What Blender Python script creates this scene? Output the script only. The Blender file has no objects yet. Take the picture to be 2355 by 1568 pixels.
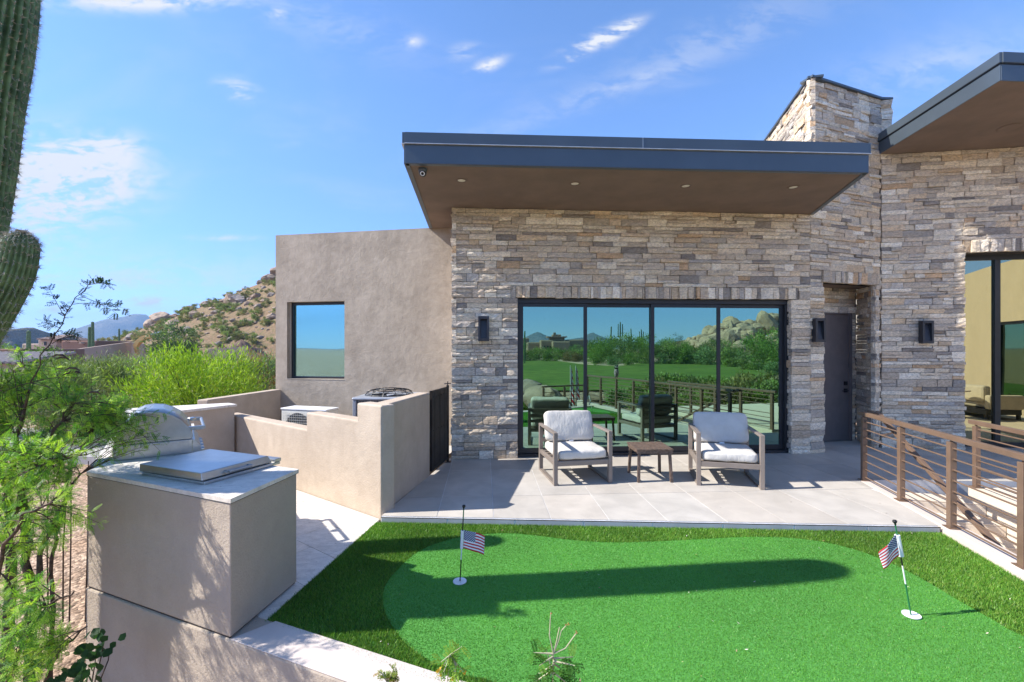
import bpy, math, random
import numpy as np
from mathutils import Vector, Matrix, noise as mnoise

SC = bpy.context.scene
COL = SC.collection
R = math.radians

# ------------------------------------------------------------------ camera
CAM_H = 1.8
cam_d = bpy.data.cameras.new('camera')
cam_d.lens = 16.0
cam_d.sensor_width = 36.0
cam_d.shift_y = 0.0068
cam_d.clip_start = 0.05
cam_d.clip_end = 9000
cam = bpy.data.objects.new('camera', cam_d)
cam.location = (0, 0, CAM_H)
cam.rotation_euler = (R(90), 0, 0)
COL.objects.link(cam)
SC.camera = cam

# ------------------------------------------------------------------ sky, sun, exposure
SUN_EL = R(40.5)
SUN_AZ = R(6.2)                       # light travels towards +X and a little towards +Y
LIGHT = Vector((math.cos(SUN_EL) * math.cos(SUN_AZ), math.cos(SUN_EL) * math.sin(SUN_AZ), -math.sin(SUN_EL)))
sun_d = bpy.data.lights.new('sun', 'SUN')
sun_d.energy = 4.6
sun_d.angle = R(0.5)
sun_d.color = (1.0, 0.95, 0.88)
sun = bpy.data.objects.new('sun', sun_d)
sun.rotation_euler = LIGHT.to_track_quat('-Z', 'Y').to_euler()
COL.objects.link(sun)

SC.view_settings.view_transform = 'Standard'
SC.view_settings.look = 'None'
SC.view_settings.exposure = 1.04
SC.view_settings.gamma = 1.0
SC.view_settings.use_curve_mapping = False
SC.cycles.use_denoising = True
SC.cycles.max_bounces = 8
SC.cycles.transparent_max_bounces = 16
SC.cycles.volume_bounces = 0
SC.cycles.caustics_reflective = False
SC.cycles.caustics_refractive = False


class NT:
    """tiny node-tree helper"""
    def __init__(self, tree):
        self.t = tree
        self.n = tree.nodes
        self.l = tree.links

    def node(self, typ, **kw):
        nd = self.n.new(typ)
        for k, v in kw.items():
            setattr(nd, k, v)
        return nd

    def put(self, sock, val):
        if val is None:
            return
        if isinstance(val, bpy.types.NodeSocket):
            self.l.new(val, sock)
        else:
            sock.default_value = val

    def math(self, op, a, b=None, c=None, clamp=False):
        nd = self.node('ShaderNodeMath', operation=op, use_clamp=clamp)
        for i, v in enumerate((a, b, c)):
            self.put(nd.inputs[i], v)
        return nd.outputs[0]

    def mix(self, fac, a, b, blend='MIX'):
        nd = self.node('ShaderNodeMix', data_type='RGBA', blend_type=blend)
        self.put(nd.inputs['Factor'], fac)
        self.put(nd.inputs[6], a if isinstance(a, bpy.types.NodeSocket) else (*a[:3], 1))
        self.put(nd.inputs[7], b if isinstance(b, bpy.types.NodeSocket) else (*b[:3], 1))
        return nd.outputs[2]

    def noise(self, vec, scale, detail=4, rough=0.55, dist=0.0):
        nd = self.node('ShaderNodeTexNoise')
        self.put(nd.inputs['Vector'], vec)
        nd.inputs['Scale'].default_value = scale
        nd.inputs['Detail'].default_value = detail
        nd.inputs['Roughness'].default_value = rough
        nd.inputs['Distortion'].default_value = dist
        return nd.outputs['Fac']

    def ramp(self, val, lo, hi, a=0.0, b=1.0):
        nd = self.node('ShaderNodeMapRange', interpolation_type='SMOOTHSTEP')
        self.put(nd.inputs[0], val)
        for i, v in enumerate((lo, hi, a, b)):
            nd.inputs[i + 1].default_value = v
        return nd.outputs[0]

    def scaled(self, vec, s):
        nd = self.node('ShaderNodeMapping')
        self.put(nd.inputs['Vector'], vec)
        nd.inputs['Scale'].default_value = s
        return nd.outputs[0]


def make_world():
    w = bpy.data.worlds.new('World')
    SC.world = w
    w.use_nodes = True
    T = NT(w.node_tree)
    T.n.clear()
    sky = T.node('ShaderNodeTexSky', sky_type='NISHITA')
    sky.sun_disc = False
    sky.sun_elevation = SUN_EL
    sky.sun_rotation = math.atan2(-LIGHT.x, -LIGHT.y)
    sky.altitude = 700
    sky.air_density = 0.75
    sky.dust_density = 0.15
    sky.ozone_density = 3.0
    tc = T.node('ShaderNodeTexCoord')
    sep = T.node('ShaderNodeSeparateXYZ')
    T.l.new(tc.outputs['Generated'], sep.inputs[0])
    x, y, z = sep.outputs
    hsv = T.node('ShaderNodeHueSaturation')
    hsv.inputs['Saturation'].default_value = SKY_SAT
    hsv.inputs['Value'].default_value = SKY_VAL
    T.l.new(sky.outputs[0], hsv.inputs['Color'])
    bg = T.node('ShaderNodeBackground')
    bg.inputs['Strength'].default_value = 0.15
    # clear dry air: the horizon stays blue instead of washing out
    T.l.new(T.mix(1.0, hsv.outputs[0], T.mix(T.ramp(z, -0.05, 0.55), SKY_LOW, SKY_TINT), 'MULTIPLY'), bg.inputs['Color'])
    yy = T.math('MAXIMUM', y, 0.05)
    u = T.math('DIVIDE', x, yy)
    v = T.math('DIVIDE', z, yy)
    comb = T.node('ShaderNodeCombineXYZ')
    T.put(comb.inputs[0], u)
    T.put(comb.inputs[1], v)
    n1 = T.noise(T.scaled(comb.outputs[0], (1.0, 2.6, 1)), 7.5, 6, 0.62, 0.7)
    n2 = T.noise(T.scaled(comb.outputs[0], (1.0, 2.0, 1)), 26.0, 3, 0.6, 0.3)
    tex = T.math('ADD', T.math('MULTIPLY', n1, 0.7), T.math('MULTIPLY', n2, 0.3))
    total = None
    # direction (tan azimuth, tan elevation), half sizes, tilt, weight
    for (u0, v0, a, b, tilt, amp) in CLOUDS:
        mp_ = T.node('ShaderNodeMapping', vector_type='TEXTURE')
        mp_.inputs['Location'].default_value = (u0, v0, 0)
        mp_.inputs['Rotation'].default_value = (0, 0, tilt)
        mp_.inputs['Scale'].default_value = (a * 1.9, b * 1.9, 1)
        T.l.new(comb.outputs[0], mp_.inputs['Vector'])
        gr_ = T.node('ShaderNodeTexGradient', gradient_type='QUADRATIC_SPHERE')
        T.l.new(mp_.outputs[0], gr_.inputs[0])
        total = T.math('MULTIPLY_ADD', gr_.outputs['Fac'], amp * 1.25, total if total is not None else 0.0)
    total = T.math('MULTIPLY', total, T.ramp(y, 0.05, 0.15))
    total = T.math('MULTIPLY', total, T.ramp(tex, 0.40, 0.60, 0.05, 1.45))
    # the same thin broken cloud goes on over the rest of the sky
    zz = T.math('ADD', T.math('MAXIMUM', z, 0.0), 0.22)
    comb2 = T.node('ShaderNodeCombineXYZ')
    T.put(comb2.inputs[0], T.math('DIVIDE', x, zz))
    T.put(comb2.inputs[1], T.math('DIVIDE', y, zz))
    n3 = T.noise(T.scaled(comb2.outputs[0], (1, 1.8, 1)), 1.3, 5, 0.62, 0.5)
    thin = T.math('MULTIPLY', T.ramp(n3, 0.5, 0.85), 0.32)
    fac = T.math('ADD', total, thin, clamp=True)
    fac = T.math('MULTIPLY', fac, T.ramp(z, -0.02, 0.05), clamp=True)
    bg2 = T.node('ShaderNodeBackground')
    bg2.inputs['Color'].default_value = (0.93, 0.95, 1.0, 1)
    bg2.inputs['Strength'].default_value = CLOUD_STR
    ms = T.node('ShaderNodeMixShader')
    T.put(ms.inputs[0], fac)
    T.l.new(bg.outputs[0], ms.inputs[1])
    T.l.new(bg2.outputs[0], ms.inputs[2])
    out = T.node('ShaderNodeOutputWorld')
    T.l.new(ms.outputs[0], out.inputs[0])


def sky_dir(px, py):
    return ((px - 1177) / 1046.0, (800 - py) / 1046.0)


SKY_SAT, SKY_VAL, SKY_TINT = 1.1, 1.2, (1.02, 0.98, 1.0)
SKY_LOW = (0.56, 0.60, 0.86)
CLOUD_STR = 0.47
CLOUDS = []
for (px, py, a, b, tilt, amp) in [
        (330, -6, 200, 30, 0, 1.3), (545, 205, 44, 22, -.25, 1.0), (140, 390, 190, 85, -.1, 1.15), (245, 345, 75, 36, .1, .8),
        (110, 480, 170, 90, .3, 0.85), (1368, 97, 92, 20, .45, 1.15), (1440, 62, 40, 12, .45, .7), (1122, 150, 40, 14, .4, 0.95),
        (950, 96, 24, 15, 0, .5), (1068, 118, 34, 18, .2, .4), (510, 547, 80, 7, 0, .6), (345, 693, 60, 11, 0, 1.0),
        (640, 32, 28, 18, 0, .45), (1450, 190, 430, 30, .34, .20), (1680, 60, 280, 40, .36, .16), (2150, 150, 240, 60, .2, .22),
        (300, 640, 420, 60, 0, .38), (118, 712, 30, 10, 0, .7), (760, 60, 260, 60, -.3, .14), (690, 315, 60, 16, .3, .18)]:
    u0, v0 = sky_dir(px, py)
    CLOUDS.append((u0, v0, a / 1046.0, b / 1046.0, tilt, amp))
make_world()


# ------------------------------------------------------------------ survey helpers (plan positions read off the photograph)
def G(px, py, z=0.0):
    """point on the level plane z"""
    Y = 1046.0 * (CAM_H - z) / (py - 800.0)
    return ((px - 1177.0) / 1046.0 * Y, Y)


def P(px, py, Y):
    """point at depth Y"""
    return Vector(((px - 1177.0) / 1046.0 * Y, Y, CAM_H - (py - 800.0) / 1046.0 * Y))


GROUND = -1.3                     # desert floor below the terrace
FA = 0.062                        # the stone facade: Y = 7.416 + 0.062 X


def fac_y(x):
    return 7.416 + FA * x


def mirrored(px, py, Y):
    """where something seen in the big glass door really stands"""
    p = P(px, py, Y)
    n = Vector((FA, -1, 0)).normalized()
    p0 = Vector((0, 7.416 + 0.16, 0))
    return p - 2 * (p - p0).dot(n) * n


# ------------------------------------------------------------------ scene-graph helpers
ORG = {}


def thing(name, label, cat, loc=(0, 0, 0), rz=0.0, group=None):
    o = bpy.data.objects.new(name, None)
    o.empty_display_size = 0.2
    o.location = loc
    o.rotation_euler = (0, 0, rz)
    COL.objects.link(o)
    o['label'] = label
    o['category'] = cat
    if group:
        o['group'] = group
    ORG[o.name] = Vector(loc) if abs(rz) < 1e-9 else None
    return o


def tag(o, label, cat, group=None, kind=None):
    if label:
        o['label'] = label
    if cat:
        o['category'] = cat
    if group:
        o['group'] = group
    if kind:
        o['kind'] = kind
    return o


def link(name, me, parent=None):
    o = bpy.data.objects.new(name, me)
    COL.objects.link(o)
    if parent is not None:
        o.parent = parent
        ORG[o.name] = ORG.get(parent.name)
    else:
        ORG[o.name] = Vector((0, 0, 0))
    return o


def copy_tree(o, parent=None):
    c = o.copy()
    COL.objects.link(c)
    c.parent = parent
    for ch in list(o.children):
        copy_tree(ch, c)
    return c


def shift(parent):
    if parent is None:
        return Vector((0, 0, 0))
    s = ORG.get(parent.name)
    return s if s is not None else Vector((0, 0, 0))


def mesh_np(name, v, f, mat, parent=None, tint=None, smooth=False, local=False):
    """big meshes from numpy arrays; f is (M,3) or (M,4)"""
    v = np.asarray(v, dtype=np.float32)
    if parent is not None and not local:
        v = v - np.array(shift(parent), dtype=np.float32)
    f = np.asarray(f, dtype=np.int32)
    me = bpy.data.meshes.new(name)
    me.vertices.add(len(v))
    me.vertices.foreach_set('co', v.ravel())
    k = f.shape[1]
    me.loops.add(f.size)
    me.loops.foreach_set('vertex_index', f.ravel())
    me.polygons.add(len(f))
    me.polygons.foreach_set('loop_start', np.arange(0, f.size, k, dtype=np.int32))
    me.polygons.foreach_set('loop_total', np.full(len(f), k, dtype=np.int32))
    if smooth:
        me.polygons.foreach_set('use_smooth', np.ones(len(f), dtype=bool))
    if tint is not None:
        at = me.attributes.new('tint', 'FLOAT_COLOR', 'POINT')
        t = np.ones((len(v), 4), dtype=np.float32)
        t[:, :3] = tint
        at.data.foreach_set('color', t.ravel())
    me.update(calc_edges=True)
    me.validate()
    me.materials.append(mat)
    return link(name, me, parent)


class MB:
    def __init__(self):
        self.v, self.f, self.t = [], [], []

    def add(self, verts, faces, tint=None):
        b = len(self.v)
        self.v += [tuple(p) for p in verts]
        self.f += [tuple(b + i for i in q) for q in faces]
        self.t += [tint or (1, 1, 1)] * len(verts)
        return self

    def box(self, x0, y0, z0, x1, y1, z1, tint=None):
        v = [(x, y, z) for z in (z0, z1) for y in (y0, y1) for x in (x0, x1)]
        return self.add(v, [(0, 2, 3, 1), (4, 5, 7, 6), (0, 1, 5, 4), (2, 6, 7, 3), (0, 4, 6, 2), (1, 3, 7, 5)], tint)

    def obb(self, c, ux, uy, uz, tint=None):
        c, ux, uy, uz = Vector(c), Vector(ux), Vector(uy), Vector(uz)
        v = [c + sx * ux + sy * uy + sz * uz for sz in (-1, 1) for sy in (-1, 1) for sx in (-1, 1)]
        return self.add(v, [(0, 2, 3, 1), (4, 5, 7, 6), (0, 1, 5, 4), (2, 6, 7, 3), (0, 4, 6, 2), (1, 3, 7, 5)], tint)

    def prism(self, poly, z0, z1, tint=None):
        """poly counter-clockwise seen from above; z0/z1 numbers or per-vertex lists"""
        n = len(poly)
        area = sum(poly[i][0] * poly[(i + 1) % n][1] - poly[(i + 1) % n][0] * poly[i][1] for i in range(n))
        if area < 0:
            poly = poly[::-1]
        v = [(p[0], p[1], z0) for p in poly] + [(p[0], p[1], z1) for p in poly]
        f = [tuple(range(n - 1, -1, -1)), tuple(range(n, 2 * n))]
        f += [(i, (i + 1) % n, n + (i + 1) % n, n + i) for i in range(n)]
        return self.add(v, f, tint)

    def bar(self, p, q, w, h, up=(0, 0, 1), tint=None):
        p, q, up = Vector(p), Vector(q), Vector(up)
        d = (q - p)
        s = d.cross(up)
        if s.length < 1e-6:
            s = d.cross(Vector((1, 0, 0)))
        s.normalize()
        t = s.cross(d).normalized()
        return self.obb((p + q) / 2, d / 2, s * (w / 2), t * (h / 2), tint)

    def tube(self, pts, r, n=8, cap=True, tint=None):
        pts = [Vector(p) for p in pts]
        rs = r if isinstance(r, (list, tuple)) else [r] * len(pts)
        v, f = [], []
        prev = None
        for i, p in enumerate(pts):
            d = (pts[min(i + 1, len(pts) - 1)] - pts[max(i - 1, 0)])
            d.normalize()
            if prev is None:
                a = d.cross(Vector((0, 0, 1)))
                if a.length < 1e-4:
                    a = d.cross(Vector((1, 0, 0)))
            else:
                a = prev - d * prev.dot(d)
            a.normalize()
            prev = a
            b = d.cross(a)
            for k in range(n):
                t = 2 * math.pi * k / n
                v.append(p + rs[i] * (math.cos(t) * a + math.sin(t) * b))
        m = len(pts)
        for i in range(m - 1):
            for k in range(n):
                k2 = (k + 1) % n
                f.append((i * n + k, i * n + k2, (i + 1) * n + k2, (i + 1) * n + k))
        if cap:
            f.append(tuple(range(n - 1, -1, -1)))
            f.append(tuple((m - 1) * n + k for k in range(n)))
        return self.add(v, f, tint)

    def lathe(self, prof, c=(0, 0, 0), n=24, tint=None):
        v, f = [], []
        for (r, z) in prof:
            for k in range(n):
                t = 2 * math.pi * k / n
                v.append((c[0] + r * math.cos(t), c[1] + r * math.sin(t), c[2] + z))
        m = len(prof)
        for i in range(m - 1):
            for k in range(n):
                k2 = (k + 1) % n
                f.append((i * n + k, i * n + k2, (i + 1) * n + k2, (i + 1) * n + k))
        f.append(tuple(range(n - 1, -1, -1)))
        f.append(tuple((m - 1) * n + k for k in range(n)))
        return self.add(v, f, tint)

    def mesh(self, name, off=Vector((0, 0, 0)), smooth=False):
        me = bpy.data.meshes.new(name)
        ox, oy, oz = off
        me.from_pydata([(x - ox, y - oy, z - oz) for (x, y, z) in self.v], [], self.f)
        at = me.attributes.new('tint', 'FLOAT_COLOR', 'POINT')
        flat = []
        for t in self.t:
            flat += [t[0], t[1], t[2], 1.0]
        at.data.foreach_set('color', flat)
        if smooth:
            me.polygons.foreach_set('use_smooth', [True] * len(me.polygons))
        me.update()
        return me

    def build(self, name, mat, parent=None, smooth=False, bevel=0.0, seg=2):
        me = self.mesh(name, shift(parent), smooth)
        me.materials.append(mat)
        o = link(name, me, parent)
        if bevel:
            md = o.modifiers.new('bevel', 'BEVEL')
            md.width = bevel
            md.segments = seg
            md.limit_method = 'ANGLE'
            md.angle_limit = R(40)
        return o


def bx(name, mat, parent, *a, bevel=0.0):
    return MB().box(*a).build(name, mat, parent, bevel=bevel)


# ------------------------------------------------------------------ materials
def new_mat(name):
    m = bpy.data.materials.new(name)
    m.use_nodes = True
    T = NT(m.node_tree)
    b = T.n['Principled BSDF']
    return m, T, b


def mat_plain(name, col, rough=0.5, metal=0.0, var=0.08, vscale=6.0, bump=0.0, bscale=60.0, spec=0.5, col2=None, detail=5):
    """one colour with gentle large- and small-scale variation and fine relief"""
    m, T, b = new_mat(name)
    tc = T.node('ShaderNodeTexCoord').outputs['Object']
    n = T.noise(tc, vscale, detail, 0.6)
    dark = tuple(c * (1 - var * 1.6) for c in col)
    lite = col2 or tuple(min(1, c * (1 + var * 1.6)) for c in col)
    T.l.new(T.mix(T.ramp(n, 0.3, 0.7), dark, lite), b.inputs['Base Color'])
    b.inputs['Roughness'].default_value = rough
    b.inputs['Metallic'].default_value = metal
    b.inputs['Specular IOR Level'].default_value = spec
    if bump:
        bp = T.node('ShaderNodeBump')
        bp.inputs['Strength'].default_value = 1.0
        bp.inputs['Distance'].default_value = bump
        T.l.new(T.noise(tc, bscale, 4, 0.6), bp.inputs['Height'])
        T.l.new(bp.outputs[0], b.inputs['Normal'])
    return m


def mat_stucco(name, col, col2, mottle=1.0, bump=0.004, streak=0.25):
    m, T, b = new_mat(name)
    tc = T.node('ShaderNodeTexCoord').outputs['Object']
    n1 = T.noise(tc, 1.7 * mottle, 6, 0.62, 0.4)
    n2 = T.noise(T.scaled(tc, (1, 1, 0.25)), 5.0, 5, 0.6)
    n3 = T.noise(tc, 90, 3, 0.6)
    n4 = T.noise(tc, 7.0, 6, 0.7, 0.5)
    f = T.math('ADD', T.math('MULTIPLY', n1, 0.5), T.math('MULTIPLY', n2, streak))
    f = T.math('ADD', f, T.math('MULTIPLY', n4, 0.3))
    f = T.math('ADD', f, T.math('MULTIPLY', n3, 0.22))
    T.l.new(T.mix(T.ramp(f, 0.36, 0.95), col, col2), b.inputs['Base Color'])
    b.inputs['Roughness'].default_value = 0.92
    b.inputs['Specular IOR Level'].default_value = 0.15
    bp = T.node('ShaderNodeBump')
    bp.inputs['Distance'].default_value = bump
    h = T.math('ADD', T.noise(tc, 62, 4, 0.65), T.math('MULTIPLY', T.noise(tc, 9, 3, 0.5), 1.2))
    T.l.new(h, bp.inputs['Height'])
    T.l.new(bp.outputs[0], b.inputs['Normal'])
    return m


def mat_tint(name, rough=0.85, grain=30.0, var=0.25, bump=0.003, bscale=40.0, spec=0.3, stretch=(1, 1, 1), stain=None, pits=False):
    """colour comes piece by piece from the mesh, grain and relief from noise"""
    m, T, b = new_mat(name)
    at = T.node('ShaderNodeAttribute', attribute_name='tint')
    tc = T.node('ShaderNodeTexCoord').outputs['Object']
    geo = T.node('ShaderNodeNewGeometry').outputs['Position']
    n = T.noise(T.scaled(geo, stretch), grain, 6, 0.65, 0.4)
    f = T.ramp(n, 0.25, 0.75, 1 - var, 1 + var)
    col = T.mix(1.0, at.outputs['Color'], (1, 1, 1), 'MULTIPLY')
    cc = T.node('ShaderNodeVectorMath', operation='SCALE')
    T.l.new(col, cc.inputs[0])
    T.l.new(f, cc.inputs['Scale'])
    colo = cc.outputs[0]
    if stain:
        s = T.noise(T.scaled(geo, (1, 1, 1.5)), 7.0, 6, 0.68, 0.8)
        colo = T.mix(T.ramp(s, 0.55, 0.74, 0, 0.75), colo, stain)
        if not pits:
            s2 = T.noise(T.scaled(geo, (1.3, 1.3, 2.4)), 16.0, 6, 0.7, 1.2)
            colo = T.mix(T.ramp(s2, 0.58, 0.72, 0, 0.65), colo, (0.09, 0.082, 0.078))
    if pits:
        pn = T.noise(T.scaled(geo, (1, 2.4, 1.6)), 34.0, 4, 0.6, 0.8)
        colo = T.mix(T.ramp(pn, 0.63, 0.70, 0, 0.85), colo, (0.17, 0.13, 0.10))
    T.l.new(colo, b.inputs['Base Color'])
    b.inputs['Roughness'].default_value = rough
    b.inputs['Specular IOR Level'].default_value = spec
    if bump:
        bp = T.node('ShaderNodeBump')
        bp.inputs['Distance'].default_value = bump
        T.l.new(T.noise(T.scaled(geo, stretch), bscale, 6, 0.65, 0.6), bp.inputs['Height'])
        T.l.new(bp.outputs[0], b.inputs['Normal'])
    return m


def mat_leaf(name, trans=0.35, rough=0.5):
    m, T, b = new_mat(name)
    at = T.node('ShaderNodeAttribute', attribute_name='tint').outputs['Color']
    T.l.new(at, b.inputs['Base Color'])
    b.inputs['Roughness'].default_value = rough
    b.inputs['Specular IOR Level'].default_value = 0.3
    tr = T.node('ShaderNodeBsdfTranslucent')
    T.l.new(T.mix(1.0, at, (1.25, 1.35, 0.6), 'MULTIPLY'), tr.inputs['Color'])
    ms = T.node('ShaderNodeMixShader')
    ms.inputs[0].default_value = trans
    T.l.new(b.outputs[0], ms.inputs[1])
    T.l.new(tr.outputs[0], ms.inputs[2])
    T.l.new(ms.outputs[0], T.n['Material Output'].inputs['Surface'])
    return m


def mat_glass(name, tint, refl=0.8, through=(0.10, 0.14, 0.13)):
    """coated solar glass: mirrors the garden in a green-blue tint, little of the dark room comes through"""
    m, T, b = new_mat(name)
    T.n.remove(b)
    g = T.node('ShaderNodeBsdfGlossy')
    g.inputs['Color'].default_value = (*tint, 1)
    g.inputs['Roughness'].default_value = 0.0
    gp_ = T.node('ShaderNodeNewGeometry').outputs['Position']
    wb = T.node('ShaderNodeBump')
    wb.inputs['Distance'].default_value = 0.004
    wb.inputs['Strength'].default_value = 0.35
    T.l.new(T.noise(gp_, 1.1, 1, 0.4), wb.inputs['Height'])
    T.l.new(wb.outputs[0], g.inputs['Normal'])
    t = T.node('ShaderNodeBsdfTransparent')
    t.inputs['Color'].default_value = (*through, 1)
    ms = T.node('ShaderNodeMixShader')
    ms.inputs[0].default_value = refl
    T.l.new(t.outputs[0], ms.inputs[1])
    T.l.new(g.outputs[0], ms.inputs[2])
    T.l.new(ms.outputs[0], T.n['Material Output'].inputs['Surface'])
    return m


M = {}
M['stucco'] = mat_stucco('stucco', (0.43, 0.345, 0.265), (0.60, 0.50, 0.395), 1.0, 0.005)
M['stucco_wing'] = mat_stucco('stucco_wing', (0.31, 0.258, 0.20), (0.57, 0.485, 0.385), 0.9, 0.007, 0.2)
M['stucco_block'] = mat_stucco('stucco_block', (0.40, 0.332, 0.262), (0.50, 0.42, 0.335), 1.0, 0.006)
M['kerb'] = mat_stucco('kerb_plaster', (0.55, 0.47, 0.42), (0.64, 0.56, 0.50), 1.0, 0.001)
M['cream'] = mat_stucco('cream_stone', (0.60, 0.50, 0.39), (0.74, 0.65, 0.53), 1.4, 0.001)
M['stone'] = mat_tint('ledger_stone', 0.88, 24, 0.34, 0.014, 30, 0.25, (1, 1, 2.2), stain=(0.40, 0.29, 0.19))
M['mortar'] = mat_plain('mortar', (0.07, 0.06, 0.052), 0.95, bump=0.002)
M['patio'] = mat_tint('porcelain_tile', 0.55, 2.6, 0.12, 0.0006, 120, 0.4)
M['grout'] = mat_plain('grout', (0.66, 0.65, 0.63), 0.9)
M['travertine'] = mat_tint('travertine', 0.6, 9, 0.16, 0.003, 45, 0.35, (1, 2.2, 1), stain=(0.52, 0.46, 0.39), pits=True)
M['fascia'] = mat_plain('painted_steel', (0.085, 0.108, 0.128), 0.30, 0.3, 0.04, 1.5)
M['drip'] = mat_plain('drip_edge', (0.62, 0.62, 0.62), 0.3, 0.7)
M['soffit'] = mat_plain('soffit_plaster', (0.20, 0.142, 0.108), 0.85, 0, 0.07, 2.0, 0.001, 120)
M['frame'] = mat_plain('window_frame', (0.028, 0.029, 0.033), 0.42, 0.2, 0.05)
M['sconce'] = mat_plain('sconce_metal', (0.045, 0.045, 0.052), 0.45, 0.3)
M['door'] = mat_plain('door_paint', (0.16, 0.133, 0.125), 0.5, 0, 0.05)
M['black'] = mat_plain('black_metal', (0.012, 0.012, 0.013), 0.4, 0.2)
M['glass'] = mat_glass('solar_glass', (0.28, 0.47, 0.38), 0.90)
M['glass_pale'] = mat_glass('pale_solar_glass', (0.34, 0.62, 0.62), 0.88, (0.3, 0.42, 0.4))
M['glass_warm'] = mat_glass('warm_solar_glass', (0.42, 0.42, 0.28), 0.9)
M['room'] = mat_plain('room_paint', (0.28, 0.26, 0.23), 0.9)
M['bronze'] = mat_plain('bronze_rail', (0.175, 0.112, 0.075), 0.45, 0.1, 0.06, 8)
M['chair'] = mat_plain('taupe_frame', (0.235, 0.195, 0.165), 0.5, 0.1, 0.04)
def mat_fabric():
    m, T, b = new_mat('cushion_fabric')
    tc = T.node('ShaderNodeTexCoord').outputs['Object']
    n = T.noise(tc, 9, 4, 0.6)
    T.l.new(T.mix(T.ramp(n, .3, .7), (0.54, 0.515, 0.47), (0.59, 0.565, 0.52)), b.inputs['Base Color'])
    b.inputs['Roughness'].default_value = 0.95
    b.inputs['Specular IOR Level'].default_value = 0.1
    bp = T.node('ShaderNodeBump')
    bp.inputs['Distance'].default_value = 0.007
    fold = T.noise(T.scaled(tc, (1.0, 0.45, 0.45)), 17, 3, 0.5, 1.2)
    weave = T.noise(tc, 600, 2, 0.5)
    T.l.new(T.math('ADD', fold, T.math('MULTIPLY', weave, .08)), bp.inputs['Height'])
    T.l.new(bp.outputs[0], b.inputs['Normal'])
    return m


M['cushion'] = mat_fabric()
M['table'] = mat_plain('table_wood', (0.115, 0.078, 0.058), 0.6, 0, 0.25, 30, 0.001, 60)
M['white'] = mat_plain('white_plastic', (0.80, 0.80, 0.80), 0.4, 0, 0.02)
M['steel'] = mat_plain('brushed_steel', (0.46, 0.455, 0.44), 0.34, 1.0, 0.04, 12, 0.0002, 50)
M['steel_dull'] = mat_plain('dull_steel', (0.50, 0.50, 0.49), 0.34, 0.9, 0.05, 12)
M['acpaint'] = mat_plain('ac_paint', (0.66, 0.65, 0.60), 0.5, 0, 0.03)
M['acdark'] = mat_plain('ac_coil', (0.05, 0.055, 0.06), 0.6, 0.3)
M['actop'] = mat_plain('ac_top', (0.40, 0.42, 0.45), 0.45, 0.4)
M['gate'] = mat_plain('gate_steel', (0.035, 0.028, 0.024), 0.5, 0.4, 0.2, 7)
M['lamp'] = mat_plain('lamp_lens', (0.75, 0.70, 0.58), 0.35)
M['bark'] = mat_plain('bark', (0.085, 0.055, 0.036), 0.9, 0, 0.4, 25, 0.006, 40)
M['twig'] = mat_plain('twig', (0.075, 0.045, 0.030), 0.85, 0, 0.2, 30)
M['leaf'] = mat_leaf('leaflets', 0.48)
M['scrub'] = mat_leaf('scrub_leaves', 0.25, 0.6)
M['turf'] = mat_leaf('turf_blades', 0.25, 0.42)
M['turf_base'] = mat_plain('turf_backing', (0.04, 0.13, 0.02), 0.95, 0, 0.3, 60, 0.003, 200)
M['green_base'] = mat_plain('green_backing', (0.075, 0.27, 0.042), 0.9, 0, 0.15, 220, 0.002, 420)
M['rock'] = mat_tint('granite', 0.9, 1.6, 0.22, 0.05, 3.0, 0.2)
M['cactus'] = mat_plain('cactus_skin', (0.085, 0.165, 0.060), 0.6, 0, 0.25, 9, 0.002, 60, col2=(0.17, 0.26, 0.105))
M['spine'] = mat_plain('cactus_spine', (0.42, 0.38, 0.31), 0.7, 0, 0.3, 50)


def mat_ground(name, cols, scale, bump, bscale, pebble=0.0):
    m, T, b = new_mat(name)
    geo = T.node('ShaderNodeNewGeometry').outputs['Position']
    n1 = T.noise(geo, scale, 8, 0.65, 0.3)
    n2 = T.noise(geo, scale * 9, 6, 0.7)
    c = T.mix(T.ramp(n1, 0.35, 0.65), cols[0], cols[1])
    c = T.mix(T.ramp(n2, 0.42, 0.68), c, cols[2])
    h = T.noise(geo, bscale, 6, 0.7)
    if pebble:
        vo = T.node('ShaderNodeTexVoronoi')
        T.l.new(geo, vo.inputs['Vector'])
        vo.inputs['Scale'].default_value = pebble
        sepc = T.node('ShaderNodeSeparateColor')
        T.l.new(vo.outputs['Color'], sepc.inputs[0])
        k = T.ramp(sepc.outputs[0], 0.0, 1.0, 0.55, 1.3)
        vs_ = T.node('ShaderNodeVectorMath', operation='SCALE')
        T.l.new(c, vs_.inputs[0])
        T.l.new(k, vs_.inputs['Scale'])
        c = vs_.outputs[0]
        h = T.math('ADD', h, T.math('MULTIPLY', vo.outputs['Distance'], -0.8))
    T.l.new(c, b.inputs['Base Color'])
    b.inputs['Roughness'].default_value = 0.95
    b.inputs['Specular IOR Level'].default_value = 0.1
    bp = T.node('ShaderNodeBump')
    bp.inputs['Distance'].default_value = bump
    T.l.new(h, bp.inputs['Height'])
    T.l.new(bp.outputs[0], b.inputs['Normal'])
    return m


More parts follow.
